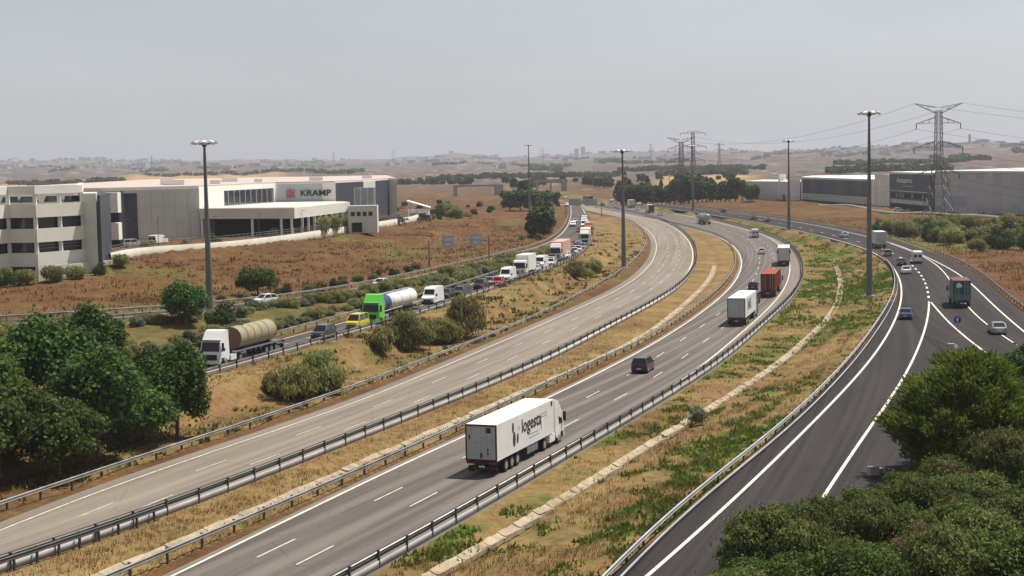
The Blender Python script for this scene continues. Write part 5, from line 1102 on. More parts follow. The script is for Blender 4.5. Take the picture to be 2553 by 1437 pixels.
MB().prism([(-3.2, -3), (3.2, -3), (3.2, 3), (-3.2, 3)], -0.90, 3.78).build('wall', WHITEW, gh); MB().add([(-3.4, -3.4, 6.6), (3.6, -3.4, 4.4), (3.6, 3.4, 4.4), (-3.4, 3.4, 6.6), (-3.4, -3.4, 6.2), (3.6, -3.4, 4.1), (3.6, 3.4, 4.1), (-3.4, 3.4, 6.2)], [(0, 1, 2, 3), (7, 6, 5, 4), (0, 4, 5, 1), (1, 5, 6, 2), (2, 6, 7, 3), (3, 7, 4, 0)]).build('roof', WHITEW, gh)
MB().box((0, -3.03, 1.6), (4.6, .08, 2.0)).build('window', GLASSB, gh)
# retaining wall with its fence
rw = thing('retaining_wall', 'low pale retaining wall curving along the edge of the hall yard', 'wall')
profile_sweep('wall_body', np.column_stack([WQ[:, 0], WQ[:, 1], WQ[:, 2] * 0 + 5.4]), [(.25, 0), (.25, 2.75), (-.25, 2.75), (-.45, 0)], CONCW, rw)
fn = thing('fence', 'thin pale railing on top of the curving retaining wall', 'fence')
for z in (2.95, 3.45, 3.95): profile_sweep('rail', np.column_stack([WQ[:, 0], WQ[:, 1], WQ[:, 2] * 0 + 5.4]), [(.05, z), (.05, z + .05), (-.05, z + .05), (-.05, z)], GALV, fn)
fpost = MB().box((0, 0, .65), (.09, .09, 1.3)).mesh('post', GALV)
_L = arc(WQ)
for s in np.arange(0, _L[-1], 2.0): obj('post', fpost, None, fn, (np.interp(s, _L, WQ[:, 0]), np.interp(s, _L, WQ[:, 1]), 8.12))
lw_ = thing('boundary_wall', 'grey concrete wall panel strip below the open-decked block', 'wall')
for i in range(5):
    a = (-82.6 + i * 1.7, 279.5 + i * 3.6); b = (-82.6 + (i + 1) * 1.7 - .05, 279.5 + (i + 1) * 3.6 - .08)
    MB().prism([a, b, (b[0] - .3, b[1] + .2), (a[0] - .3, a[1] + .2)], 3.60, 7.2 + .1 * (i % 2)).build('wall_panel', GREYC, lw_)
for i, (x, y, h_) in enumerate(((-80.9, 337.5, 6.30), (-76.4, 347.3, 6.30), (-68.7, 344.3, 7.20), (-63.7, 344.1, 6.30), (-56.0, 356.6, 6.30), (-49.2, 379.0, 6.30), (-35.6, 444.9, 6.30), (-29.8, 477.1, 6.30))):
    root = thing('street_lamp', 'thin yard lamp post, number %s from the left along the hall fence' % ('one', 'two', 'three', 'four', 'five', 'six', 'seven', 'eight')[i], 'lamp', (x, y, 7.1), group='yard lamps along the hall fence')
    MB().tube((0, 0, -.2), (0, 0, h_), .08, .05, n=6).build('post', MAST, root); MB().box((.35, 0, h_), (.9, .22, .12)).build('lamp_head', GALV, root)

# ------------------------------------------------------------------ buildings on the right
rb = thing('panelled_hall', 'long hall with tall dark vertical panels over a pale plinth', 'building')
A0, A1, A2 = (139.2, 769.0), (149.9, 662.5), (153.6, 658.1)
ZT = 13.0
MB().prism([A0, A1, A2, (162.3, 654.2), (191.5, 778.3), (152.0, 808.6)], 1.35, ZT).build('wall', WHITEW, rb)
MB().prism([A0, A1, A2, (162.3, 654.2), (191.5, 778.3), (152.0, 808.6)], ZT - .02, ZT + .5).build('roof', WHITEW, rb)
face_panels((139.4, 765.2), (149.6, 665.3), 5.94, ZT - .3, DKCLAD, 'dark_panel', 16, out=.12, parent=rb, mats=[DKCLAD, mat('cladding_dark2', (.085, .092, .11), .5, .2), mat('cladding_dark3', (.045, .05, .07), .5, .2)])
face_panels((139.4, 765.2), (149.6, 665.3), 3.06, 5.76, mat('plinth_grey', (.46, .49, .49), .7, var=.06), 'plinth_panel', 16, out=.1, parent=rb)
MB().prism([(139.0, 766.0), (149.2, 665.3), (149.9, 666.0), (139.5, 767.3)], 1.26, 2.88).build('base_shade_strip', VOID, rb)  # solid near-black strip painting the shade below the plinth
sb = thing('sign_block', 'dark office block with white lettering between pale corner and chequered hall', 'building')
B0, B1 = (153.8, 651.8), (155.6, 595.2)
MB().prism([B0, B1, (170.9, 589.6), (174.6, 653.6)], 1.35, 15.84).build('wall', DKCLAD, sb); MB().prism([B0, B1, (170.9, 589.6), (174.6, 653.6)], 15.82, 16.56).build('roof_edge', WHITEW, sb)
MB().prism([(150.1, 661.8), (153.5, 659.1), (153.8, 652.1), (157.0, 660.0)], 1.35, 15.48).build('pale_corner', CREAM, sb)
ubx, uby = (B1[0] - B0[0]), (B1[1] - B0[1]); ul = math.hypot(ubx, uby); ubx /= ul; uby /= ul; nbx, nby = uby, -ubx
abk = math.atan2(uby, ubx)
for z, m_, nm, h_ in ((7.4, VOID, 'window_strip', 2.0), (5.0, GREYC, 'spandrel', 1.5), (9.1, ALU, 'sill', .3), (2.9, VOID, 'entrance_shade_panel', 2.0)):  # lowest strip stands proud, near-black colour painting the entrance shade
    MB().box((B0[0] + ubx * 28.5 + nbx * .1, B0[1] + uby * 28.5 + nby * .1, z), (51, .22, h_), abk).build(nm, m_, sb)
for s in (12, 17, 21, 34, 48): MB().box((B0[0] + ubx * s + nbx * .24, B0[1] + uby * s + nby * .24, 7.4), (2.8, .1, 1.7), abk).build('window', mat('window_pale', (.25, .28, .24), .2), sb)
o = obj('lettering', text_mesh('Autoparts', 2.8, mat('sign_white', (.8, .8, .8), .5, var=.02), 'lettering', .05, .12), None, sb, (B0[0] + ubx * 22 + nbx * .12, B0[1] + uby * 22 + nby * .12, 13.3)); o.rotation_euler = (R(90), 0, abk); o.scale = (1.9, 1, 1)
MB().box((B0[0] + ubx * 28 + nbx * .1, B0[1] + uby * 28 + nby * .1, 11.1), (15, .08, .35), abk).build('small_print', mat('sign_grey', (.35, .35, .36), .5), sb)
ck = thing('chequered_hall', 'big hall clad in chequered grey panels at the right edge', 'building')
C0, C1 = (156.9, 593.0), (183.9, 479.2)
MB().prism([C0, C1, (256.3, 511.1), (213.1, 651.7)], 0.90, 16.65).build('wall', mat('wall_midgrey', (.44, .45, .46), .7), ck)
MB().prism([C0, C1, (256.3, 511.1), (213.1, 651.7)], 16.63, 17.28).build('roof_edge', mat('roof_edge_pale', (.55, .56, .54), .7), ck)
GM = [mat('panel_grey_%d' % i, c, .65, var=.04, scale=.2) for i, c in enumerate(((.46, .47, .48), (.40, .42, .46), (.49, .485, .48), (.43, .45, .47), (.37, .39, .44)))]
face_panels(C0, C1, 2.34, 16.56, None, 'wall_panel', 20, out=.08, gap=.03, parent=ck, mats=GM, rows=7)
MB().box((175.2, 515.7, 5.04), (6, 3, 2.2), -1.2).build('porch', DKCLAD, ck)
wl_ = thing('low_hall', 'low pale hall left of the dark-panelled hall', 'building')
MB().prism([(119.2, 810.6), (131.1, 781.8), (133.3, 770.5), (138.8, 769.5), (150.2, 811.6), (134.3, 851.8)], 1.35, 11.34).build('wall', mat('wall_palegrey', (.64, .68, .65), .8, var=.05), wl_)
MB().prism([(130.6, 782.4), (131.3, 781.3), (131.9, 782.6), (131.4, 783.2)], 1.35, 12.06).build('pilaster', WHITEW, wl_); MB().prism([(133.3, 770.2), (138.8, 769.1), (139.0, 770.2), (133.3, 771.9)], 1.44, 12.60).build('gable', WHITEW, wl_)
MB().box((132.0, 776.2, 3.60), (.2, 4, 3)).build('doorway', VOID, wl_); MB().tube((136.0, 802.6, 11.25), (136.0, 802.6, 14.58), 1.7, n=12).build('roof_tank', WHITEW, wl_)
yard = thing('yard_wall', 'pale low boundary wall below the big pylon and the right halls', 'wall')
YQ = dense([(134.1, 697.6, 0.00), (140.2, 627.3, 0.00), (142.7, 571.3, 0.00), (153.2, 522.1, 0.00), (168.9, 465.9, 0.00), (190.7, 402.7, 0.00)], 4, 0, 0, 4)
YQ[:, 2] = [hz(x, y) for x, y in YQ[:, :2]]
profile_sweep('wall_body', YQ, [(.15, -.4), (.15, .9), (-.15, .9), (-.15, -.4)], CONCW, yard)
# parked cars and containers in the right yard
for i, (x, y, c, lab) in enumerate(((148.1, 613.0, (.7, .7, .7), 'white parked car below the lettered dark block'), (149.8, 601.7, (.25, .08, .07), 'dull red parked car in the right yard'), (161.2, 549.7, (.05, .06, .08), 'dark parked car by the chequered hall'), (152.5, 586.3, (.16, .2, .3), 'blue-grey parked car under the big pylon'))):
    v = make_car('saloon', c); v.location = (x, y, hz(x, y) + .02); v.rotation_euler = (0, 0, .7 * i); v.name = 'car'; tag(v, lab, 'car', 'cars parked in the yards')
for i, (x, y, c, lab) in enumerate(((-81.4, 344.6, (.6, .6, .6), 'pale parked car beside the fence in front of the grey hall'), (-30.7, 465.8, (.6, .6, .58), 'white parked car near the gatehouse'), (-32.5, 460.3, (.1, .1, .11), 'dark parked car near the entrance annex'), (-26.1, 486.8, (.05, .06, .1), 'dark car at the gatehouse'))):
    v = make_car('suv', c); v.location = (x, y, hz(x, y) + .02); v.rotation_euler = (0, 0, .5 + .8 * i); v.name = 'car'; tag(v, lab, 'car', 'cars parked in the yards')
# overpasses at the far end
BRC = mat('bridge_concrete', (.30, .29, .27), .85, var=.1, scale=.15)
br = thing('overpass', 'concrete overpass with dark opening behind the round trees', 'bridge')
MB().box((27.0, 1072.0, 9.18), (22, 9, 1.5), .05).build('deck', BRC, br); MB().box((27.0, 1065.4, 10.44), (22, .3, 1.1), .05).build('parapet', BRC, br)
MB().box((36.0, 1070.0, 4.50), (3, 9, 9), .05).build('abutment', BRC, br)
for x in (27, 18): MB().box((x, 1066.5, 4.3), (1.2, 6, 10)).build('pier', BRC, br)
b2 = thing('overpass', 'small overpass far left of the round trees', 'bridge')
MB().box((-19.9, 1011.2, 8.64), (30, 6, 1.3), .1).build('deck', BRC, b2); MB().box((-34.4, 1009.4, 4.50), (2.2, 6, 9), .1).build('pier', BRC, b2); MB().box((-7.1, 1011.6, 4.50), (5, 6, 9), .1).build('abutment', BRC, b2)

# ------------------------------------------------------------------ vegetation
BARK = mat('bark', (.15, .12, .09), .9, var=.25, scale=2)
def quads(P, Nn, size, aspect=1.0, r=rng, up=None):
    """one leaf-like quad per point; Nn = facing"""
    n = len(P); a = r.normal(size=(n, 3))
    if up is not None: a = a * .35 + up
    t = np.cross(Nn, a); t /= np.linalg.norm(t, axis=1)[:, None] + 1e-9; b = np.cross(Nn, t)
    s = (size * r.uniform(.6, 1.35, n))[:, None]; t = t * s * .5; b = b * s * .5 * aspect
    V = np.stack([P - t - b * .6, P + t * .55 - b, P + t + b * .6, P - t * .55 + b], 1).reshape(-1, 3)
    F = np.arange(4 * n).reshape(-1, 4); return V, F
def leaf_cloud(seed, rad, blobs, leaves, leaf, flat=1.0, hollow=.55, aspect=1.0, up=None, lobes=.42, zlow=-.75, fuzz=.0):
    r = np.random.default_rng(seed); rx, ry, rz_ = rad
    d = r.normal(size=(blobs, 3)); d /= np.linalg.norm(d, axis=1)[:, None]
    d[:, 2] = np.where(d[:, 2] < zlow, -d[:, 2], d[:, 2])
    c = d * (r.uniform(hollow, 1.0, blobs)[:, None]) * .74
    br = r.uniform(lobes * .55, lobes, blobs) * r.uniform(.8, 1.15, blobs)
    w = br ** 2; k = r.choice(blobs, leaves, p=w / w.sum())
    e = r.normal(size=(leaves, 3)); e /= np.linalg.norm(e, axis=1)[:, None]
    q = c[k] + e * (br[k] * r.uniform(.45, 1.0, leaves) ** .5)[:, None]
    q = q + r.normal(size=q.shape) * fuzz * (r.uniform(0, 1, leaves) ** 3)[:, None]; P = q * np.array([rx, ry, rz_]); Nn = e * .75 + r.normal(size=(leaves, 3)) * .5 + np.array([0, 0, .35]); Nn /= np.linalg.norm(Nn, axis=1)[:, None]
    return quads(P, Nn, leaf, aspect, r, up)
tree_cache = {}
def tree_proto(key, seed, rad, zc, blobs, leaves, leaf, m, trunk_r=.18, **kw):
    """crown + trunk meshes, base at the origin"""
    V, F = leaf_cloud(seed, rad, blobs, leaves, leaf, **kw); V = V + np.array([0, 0, zc])
    V[:, 2] = np.maximum(V[:, 2], .05)
    crown = np_mesh('crown', V, F); crown.materials.append(m)
    t = MB(); r = random.Random(seed); top = zc + rad[2] * .3
    t.tube((0, 0, -.4), (.1, .05, zc * .55), trunk_r, trunk_r * .75, n=7); t.tube((.1, .05, zc * .55), (-.05, .1, top), trunk_r * .75, trunk_r * .25, n=6)
    for i in range(6):
        a = r.uniform(0, 6.28); z0 = zc * r.uniform(.3, .75); k = r.uniform(.45, .8)
        t.tube((.05, .05, z0), (math.cos(a) * rad[0] * k, math.sin(a) * rad[1] * k, z0 + rad[2] * r.uniform(.3, .8)), trunk_r * .45, trunk_r * .12, n=5)
    tree_cache[key] = (crown, t.mesh('trunk', BARK)); return key
def plant(key, x, y, sc, name, label, cat, group=None, z=None, rz=None, crown='crown', trunk='trunk'):
    zz = hz(x, y) if z is None else z
    root = thing(name, label, cat, (x, y, zz - .05), rng.uniform(0, 6.28) if rz is None else rz, group)
    s = sc if hasattr(sc, '__len__') else (sc, sc, sc)
    root.scale = s
    obj(crown, tree_cache[key][0], None, root); obj(trunk, tree_cache[key][1], None, root); return root

L_DARK = leafmat('leaf_dark', (.020, .052, .012), (.125, .215, .046)); L_MID = leafmat('leaf_mid', (.030, .055, .016), (.105, .150, .042)); L_OLIVE = leafmat('leaf_olive', (.115, .135, .040), (.32, .32, .115))
L_BROOM = leafmat('leaf_broom', (.15, .15, .046), (.38, .335, .13)); L_PINE = leafmat('leaf_pine', (.032, .055, .008), (.20, .235, .032)); L_SCRUB = leafmat('leaf_scrub', (.036, .050, .012), (.205, .225, .062)); L_FAR = leafmat('leaf_far', (.034, .056, .020), (.115, .16, .055))
L_BROOM2 = leafmat('leaf_broom2', (.13, .145, .038), (.35, .32, .11)); L_MID2 = leafmat('leaf_mid2', (.030, .060, .014), (.155, .235, .056)); L_GREY = leafmat('leaf_greygreen', (.10, .125, .07), (.26, .285, .17))
tree_proto('broad_a', 11, (4.6, 4.6, 4.0), 4.6, 60, 13000, .27, L_DARK, .2, fuzz=.10, lobes=.33, hollow=.45); tree_proto('broad_b', 12, (4.0, 4.2, 4.8), 5.2, 60, 13000, .27, L_DARK, .2, fuzz=.10, lobes=.33, hollow=.45); tree_proto('broad_c', 13, (5.2, 4.6, 3.4), 3.6, 62, 13000, .27, L_MID2, .2, fuzz=.10, lobes=.32, hollow=.45)
tree_proto('bush_a', 21, (2.2, 2.0, 1.6), 1.35, 30, 3400, .10, L_OLIVE, .05, aspect=4.0, fuzz=.12, up=np.array([0, 0, 1.0])); tree_proto('bush_b', 22, (2.0, 2.2, 1.35), 1.1, 28, 3200, .10, L_BROOM, .05, aspect=4.0, fuzz=.12, up=np.array([0, 0, 1.0])); tree_proto('bush_c', 23, (1.8, 1.8, 1.7), 1.4, 26, 3000, .20, L_MID, .05, aspect=.8, fuzz=.1); tree_proto('bush_d', 24, (1.7, 1.7, 1.3), 1.05, 24, 2600, .10, L_GREY, .05, aspect=3.5, fuzz=.12, up=np.array([0, 0, 1.0]))
_broom_up = np.array([0, 0, 1.0])
tree_proto('broom', 25, (3.0, 2.6, 2.3), 1.8, 46, 12000, .085, L_BROOM, .05, aspect=6.5, hollow=.3, lobes=.34, fuzz=.14, up=np.array([0, 0, 1.3]))
tree_proto('broom_low', 26, (3.4, 2.8, 1.5), 1.1, 60, 11000, .08, L_BROOM2, .04, aspect=6, hollow=.15, lobes=.30, fuzz=.2, up=np.array([0, 0, 1.0])); tree_proto('broom_tuft', 27, (2.6, 3.0, 1.9), 1.4, 50, 11000, .08, L_OLIVE, .04, aspect=6, hollow=.2, lobes=.30, fuzz=.18, up=np.array([0, 0, 1.2]))
tree_proto('scrub_a', 31, (3.8, 3.2, 2.7), 2.3, 110, 26000, .10, L_SCRUB, .05, aspect=2.6, lobes=.25, hollow=.3, fuzz=.13, up=np.array([0, 0, .9])); tree_proto('scrub_b', 32, (3.2, 3.6, 2.4), 2.0, 110, 26000, .13, leafmat('leaf_scrub2', (.026, .048, .010), (.165, .225, .052)), .05, aspect=1.2, lobes=.25, hollow=.3, fuzz=.13)
tree_proto('scrub_dry', 33, (2.6, 2.6, 2.3), 1.9, 70, 12000, .07, leafmat('leaf_drytwig', (.09, .07, .035), (.27, .205, .10)), .05, aspect=3.5, lobes=.26, hollow=.3, fuzz=.16, up=np.array([0, 0, 1.0]))
tree_proto('far_round', 41, (5, 5, 4.4), 4.6, 22, 1500, .85, L_FAR, .3); tree_proto('far_tall', 42, (3.4, 3.4, 5.6), 6.0, 20, 1300, .8, L_FAR, .3); tree_proto('far_bush', 43, (3, 3, 1.8), 1.5, 14, 600, .8, leafmat('leaf_farbush', (.035, .042, .02), (.09, .09, .04)), .12)
tree_proto('cypress', 44, (1.5, 1.5, 5.0), 5.0, 18, 900, .6, leafmat('leaf_cypress', (.02, .022, .012), (.05, .045, .022)), .2)

# pine in the lower right: needle tufts on upswept branches
def pine():
    r = np.random.default_rng(5); C = []; Rr = []
    for z in np.linspace(1.8, 10.6, 17):
        t = (z - 1.8) / 8.8; rad = 6.4 * (1 - t ** 2.2) ** .6 * (.62 + .38 * min(1, t * 3.2))
        n = int(5 + rad * 3.2)
        for a in np.linspace(0, 2 * math.pi, n, endpoint=False) + r.uniform(0, 3):
            k = rad * r.uniform(.45, 1.0); C.append((math.cos(a) * k, math.sin(a) * k * .95, z + r.normal() * .35)); Rr.append(r.uniform(.55, 1.1))
    C = np.array(C); Rr = np.array(Rr); n = 46000; k = r.choice(len(C), n, p=Rr ** 2 / (Rr ** 2).sum())
    e = r.normal(size=(n, 3)); e /= np.linalg.norm(e, axis=1)[:, None]
    P = C[k] + e * (Rr[k] * r.uniform(.3, 1, n) ** .5)[:, None]
    out = C[k] / (np.linalg.norm(C[k][:, :2], axis=1)[:, None] + .5); out[:, 2] = 1.1
    ax = out * .8 + r.normal(size=(n, 3)) * .45; ax /= np.linalg.norm(ax, axis=1)[:, None]
    side = np.cross(ax, r.normal(size=(n, 3))); side /= np.linalg.norm(side, axis=1)[:, None]
    s = r.uniform(.28, .55, n)[:, None]; w = .05
    V = np.stack([P - side * w, P + side * w, P + ax * s + side * w * .5, P + ax * s - side * w * .5], 1).reshape(-1, 3)
    root = thing('pine_tree', 'large round olive-green pine filling the lower right beside the dark lane', 'tree', (32.4, 112.6, 1.0))
    root.scale = (1.02, 1.0, .80)
    obj('crown', np_mesh('crown', V, np.arange(4 * n).reshape(-1, 4)), L_PINE, root)
    t = MB(); t.tube((0, 0, -.4), (.2, .1, 5), .34, .24, n=8); t.tube((.2, .1, 5), (0, 0, 10), .24, .06, n=7)
    for c in C[::5]: t.tube((.1, .05, max(1.2, c[2] - 1.6)), tuple(c), .07, .02, n=4, cap=False)
    t.build('trunk', BARK, root)
    return root
pine()

# trees at the lower left, between the carriageway and the slip roads
g_left = 'broadleaf trees at the lower left'
for i, (k, x, y, s, lab) in enumerate((('broad_c', -40.1, 123.0, 1.2, 'dark broadleaf tree at the lower left corner of the grove'), ('broad_a', -34.7, 132.1, 1.15, 'broad dark tree in the front middle of the left grove'), ('broad_b', -30.3, 142.6, .88, 'tall loose tree at the right end of the left grove by the guardrail'),
        ('broad_c', -45.5, 136.4, 1.3, 'spreading tree at the back left of the grove'), ('broad_b', -40.3, 152.0, 1.0, 'tree rising highest in the middle of the left grove'), ('broad_a', -46.8, 123.1, 1.2, 'tree cut by the left picture edge, front row'), ('broad_c', -41.4, 115.3, 1.1, 'lowest spreading tree in the lower left corner'), ('broad_a', -51.4, 140.0, 1.2, 'tree at the left picture edge behind the front row'), ('broad_c', -36.0, 125.1, .95, 'tree overhanging the red soil next to the lower guardrail'), ('broad_a', -33.4, 145.5, .8, 'low tree filling the gap left of the tall loose one'), ('broad_a', -40.3, 139.9, 1.15, 'dense tree in the centre of the left grove'),
        ('broad_c', -32.4, 139.1, .9, 'small tree between the front middle tree and the loose tall one'), ('broad_a', -44.2, 216.4, .78, 'dark round tree at the foot of the left lamp mast'), ('broad_c', -41.5, 261.3, .8, 'dark bush-like tree right of the left lamp mast beside the outer slip road'))):
    plant(k, x, y, s, 'broadleaf_tree', lab, 'tree', g_left)
for k, x, y, s, lab in (('bush_a', -54.5, 173.7, 1.5, 'olive shrub at the left edge above the grove'), ('bush_d', -50.5, 161.0, 1.3, 'pale grey-green shrub above the left grove'), ('bush_c', -56.8, 168.1, 1.5, 'dark shrub at the very left edge'), ('bush_a', -49.6, 179.2, 1.1, 'small olive shrub on the reddish slope above the grove'), ('bush_c', -39.2, 215.6, 1.3, 'green shrub just right of the left lamp mast foot')):
    plant(k, x, y, s, 'shrub', lab, 'shrub')
# big brooms on the bank
for k, x, y, s, lab in (('broom_low', -22.6, 163.5, 1.35, 'big feathery broom bush on the bank below the flatbed truck'), ('broom_tuft', -20.6, 168.0, 1.25, 'broom bush standing behind the big feathery one, nearer the guardrail'), ('broom_tuft', -13.4, 205.5, 1.3, 'big broom bush on the bank below the green tanker'), ('broom_low', -10.4, 211.5, 1.35, 'middle broom bush of the group below the green tanker'), ('broom', -6.8, 219.0, 1.3, 'tallest broom bush on the bank right of the green tanker'), ('broom_tuft', 12.6, 316.5, 1.0, 'broom bush on the bank before the tight bend'), ('bush_b', 17.0, 333.0, 1.2, 'low olive bush next to the broom before the tight bend'), ('broom_low', 15.0, 325.5, .7, 'spreading low bush right of the broom before the tight bend'),
        ('bush_b', -16.4, 197.5, 1.0, 'small broom bush at the guardrail under the green truck'), ('bush_a', -24.9, 166.5, .8, 'small olive bush left of the big feathery broom'), ('bush_d', 16.8, 146.5, .62, 'single grey-green bush standing beside the concrete slab channel')):
    plant(k, x, y, (s, s, s * rng.uniform(1.05, 1.3)), 'broom_bush' if k[:5] == 'broom' else 'shrub', lab, 'shrub', 'bushes on the bank' if y > 150 else None)
# dense strip of shrubs between the two slip roads
n = 0
g6, fi = sub(CV['G6'], 0, 420), sub(CV['Fi'], 0, 420); g6r, fir = resample(g6, 300), resample(fi, 300)
for i in range(4, 298, 2):
    a, b = g6r[i], fir[i]
    if math.hypot(a[0], a[1]) < 157: continue
    wd = np.linalg.norm(a[:2] - b[:2])
    for t in np.linspace(.22, .74, max(1, min(2, int(wd / 4.5)))):
        t2 = t + rng.uniform(-.08, .08); p = a * (1 - t2) + b * t2
        k = ('bush_a', 'bush_d', 'bush_d', 'bush_b', 'bush_a')[int(rng.integers(5))]
        s = rng.uniform(.55, .95) * min(1.0, wd / 7)
        plant(k, p[0], p[1], (s, s, s * rng.uniform(.75, 1.05)), 'shrub', 'olive-green shrub in the dense strip between the two left slip roads', 'shrub', 'shrub strip between the slip roads'); n += 1
# scrub along the far side of the outer slip road, foot of the halls and the right bank
def scatter(pts, keys, name, label, group, smin, smax):
    for x, y in pts: plant(keys[int(rng.integers(len(keys)))], x, y, rng.uniform(smin, smax), name, label, 'shrub', group)
fo = CV['Fo']
scatter([tuple(shift(fo, rng.uniform(2.5, 6))[i][:2]) for i in range(44, 90, 2)], ['bush_a', 'bush_b', 'bush_c'], 'shrub', 'low shrub along the field edge of the outer slip road, left part', 'shrubs along the outer slip road, left', .35, .7)
scatter([tuple(shift(fo, rng.uniform(2.5, 8))[i][:2]) for i in range(150, 225, 3)], ['bush_d', 'bush_b', 'bush_a'], 'shrub', 'pale shrub along the field edge near the tight bend', 'shrubs by the tight bend', .5, 1.0)
scatter([(-87.7, 274.9), (-83.2, 274.1), (-92.3, 274.3), (-79.5, 277.5), (-76.8, 281.7), (-96.8, 277.2), (-74.1, 288.0), (-72.3, 296.4), (-90.0, 272.1), (-85.4, 272.4)], ['bush_c', 'bush_a'], 'shrub', 'green shrub at the foot of the open-decked block', 'shrubs at the open-decked block', .7, 1.15)
scatter([(-47.8, 398.7), (-46.0, 405.7), (-44.7, 411.3), (-46.9, 393.0), (-42.9, 415.5), (-45.1, 401.4)], ['bush_a', 'bush_b'], 'shrub', 'climbing olive shrub in front of the loading wing columns', 'shrubs at the loading wing', 1.2, 1.7)
scatter([(-36.1, 454.7), (-32.5, 468.7), (-24.3, 496.7), (-22.5, 507.9), (-25.2, 516.4), (-63.2, 339.9), (-68.7, 337.2), (-55.1, 370.7), (-75.0, 330.3)], ['bush_a', 'bush_c'], 'shrub', 'green shrub along the hall fence', 'shrubs along the hall fence', .6, 1.0)
scatter([(rng.uniform(104, 152), rng.uniform(362, 470)) for _ in range(75)], ['bush_a', 'bush_b', 'bush_a', 'bush_c'], 'shrub', 'olive shrub in the thicket on the right bank below the pylon', 'thicket on the right bank', 1.0, 1.8)
scatter([(117.7, 365.9), (123.0, 360.2), (114.2, 374.4)], ['bush_c'], 'shrub', 'fresh green round bush on the right bank', 'fresh green bushes on the right bank', 1.3, 1.7)
# foreground thicket at the lower right
gs = 'foreground thicket at the lower right'
spots = [(x, y, ('scrub_a', 'scrub_b', 'scrub_a', 'scrub_b', 'scrub_dry', 'scrub_a', 'scrub_b')[(i * 3 + j * 2) % 7]) for j, (y, x0, x1, st) in enumerate(((78.0, 11.8, 33, 2.6), (83.5, 13.4, 34, 2.6), (89.5, 16.6, 36, 2.8), (95.5, 21.0, 38, 2.9), (101.5, 25.5, 40, 3.0), (108.5, 38, 45, 3.2), (118.0, 40, 49, 3.6))) for i, x in enumerate(np.arange(x0, x1, st))]
spots += [(13.6, 85.5, 'scrub_a'), (15.2, 90.5, 'scrub_b'), (17.8, 94.0, 'scrub_a'), (12.2, 81.0, 'scrub_b'), (28.5, 103.5, 'scrub_b'), (31.5, 105.5, 'scrub_a'), (34.5, 106.5, 'scrub_b'), (37.5, 104.0, 'scrub_a'), (29.5, 99.0, 'scrub_a'), (33.0, 99.5, 'scrub_b'), (26.0, 97.0, 'scrub_b')]
for x, y, k in spots:
    plant(k, x + rng.uniform(-.8, .8), y + rng.uniform(-.8, .8), tuple(np.array([1, 1, rng.uniform(.8, 1.25)]) * rng.uniform(.7, 1.05) * (.82 if y > 92 and x < 30 else .95)), 'scrub_bush', 'dry brownish scrub bush in the lower right thicket' if k == 'scrub_dry' else 'dull green scrub bush in the lower right thicket', 'shrub', gs)
plant('broad_b', 47.4, 148.0, .58, 'broadleaf_tree', 'dark tree at the right edge beside the silver car', 'tree'); plant('broad_a', 45.1, 143.1, .62, 'broadleaf_tree', 'dark low tree just behind the pine at the right edge', 'tree')
# tree belts at the far end of the motorway
for k, x, y, s, lab in (('far_round', 8.5, 459.6, 1.12, 'dark round tree standing alone by the tight bend'), ('far_round', -0.4, 754.2, 1.15, 'leftmost of the dark round trees by the far straight'), ('far_round', 4.6, 744.0, 1.25, 'second of the dark round trees by the far straight'), ('far_round', 10.0, 738.0, 1.2, 'third of the dark round trees, behind the lamp mast'), ('far_round', 14.9, 743.4, 1.15, 'fourth of the dark round trees by the far straight'), ('far_round', 20.4, 767.1, 1.0, 'rightmost of the dark round trees by the far straight'), ('far_tall', 7.3, 789.1, 1.3, 'taller tree rising behind the dark round trees'),
        ('far_round', 116.9, 777.1, 1.0, 'dark round tree left of the low pale hall'), ('far_tall', 114.7, 794.0, 1.1, 'tall dark tree behind the round one at the low pale hall')):
    plant(k, x, y, s, 'round_tree', lab, 'tree', 'dark trees by the far straight')
for i, x in enumerate(np.linspace(56, 111, 28)):
    y = 826 - (x - 56) * .7 + rng.uniform(-12, 12); k = 'far_round' if i % 3 else 'far_tall'
    if 84 < x < 91: s = rng.uniform(1.5, 1.75)
    else: s = rng.uniform(.95, 1.35)
    plant(k, x + (y - 800) * .04, y, s, 'belt_tree', 'dark green tree in the belt behind the far straight', 'tree', 'tree belt behind the far straight')
for x, y, s, lab in ((72.1, 968.9, 1.0, 'left slim cypress above the tree belt'), (82.9, 968.1, 1.15, 'middle slim cypress above the tree belt'), (90.9, 967.5, .95, 'right slim cypress above the tree belt')): plant('cypress', x, y, s, 'cypress', lab, 'tree')
for i in range(64):
    th_, rr = (R(rng.uniform(.1, 4.3)), rng.uniform(1120, 1230)) if i < 40 else (R(rng.uniform(-5.8, 9.6)), rng.uniform(1260, 1400)); x, y = rr * math.sin(th_), rr * math.cos(th_)
    if abs(x - 40) < 13 and y < 1250: continue
    s_ = rng.uniform(.45, .95); plant('far_round' if i % 4 else 'far_tall', x, y, (s_ * 1.2, s_ * 1.2, s_), 'distant_tree', 'dark tree in the long belt across the plain', 'tree', 'long tree belt across the plain')
for i in range(34):
    th = R(rng.uniform(-7.7, -.6)); rr = rng.uniform(590, 900); x, y = rr * math.sin(th), rr * math.cos(th)
    plant('far_bush', x, y, rng.uniform(.4, .8), 'field_shrub', 'small shrub dotted over the brown field right of the hall', 'shrub', 'shrubs dotted over the brown field')
scatter([(-23.4, 519.2), (-19.8, 536.0), (-21.6, 550.2), (-18.0, 524.6), (-16.2, 558.4)], ['bush_c', 'bush_a'], 'shrub', 'green bush in the clump beyond the gatehouse', 'bush clump beyond the gatehouse', 1.3, 1.9)
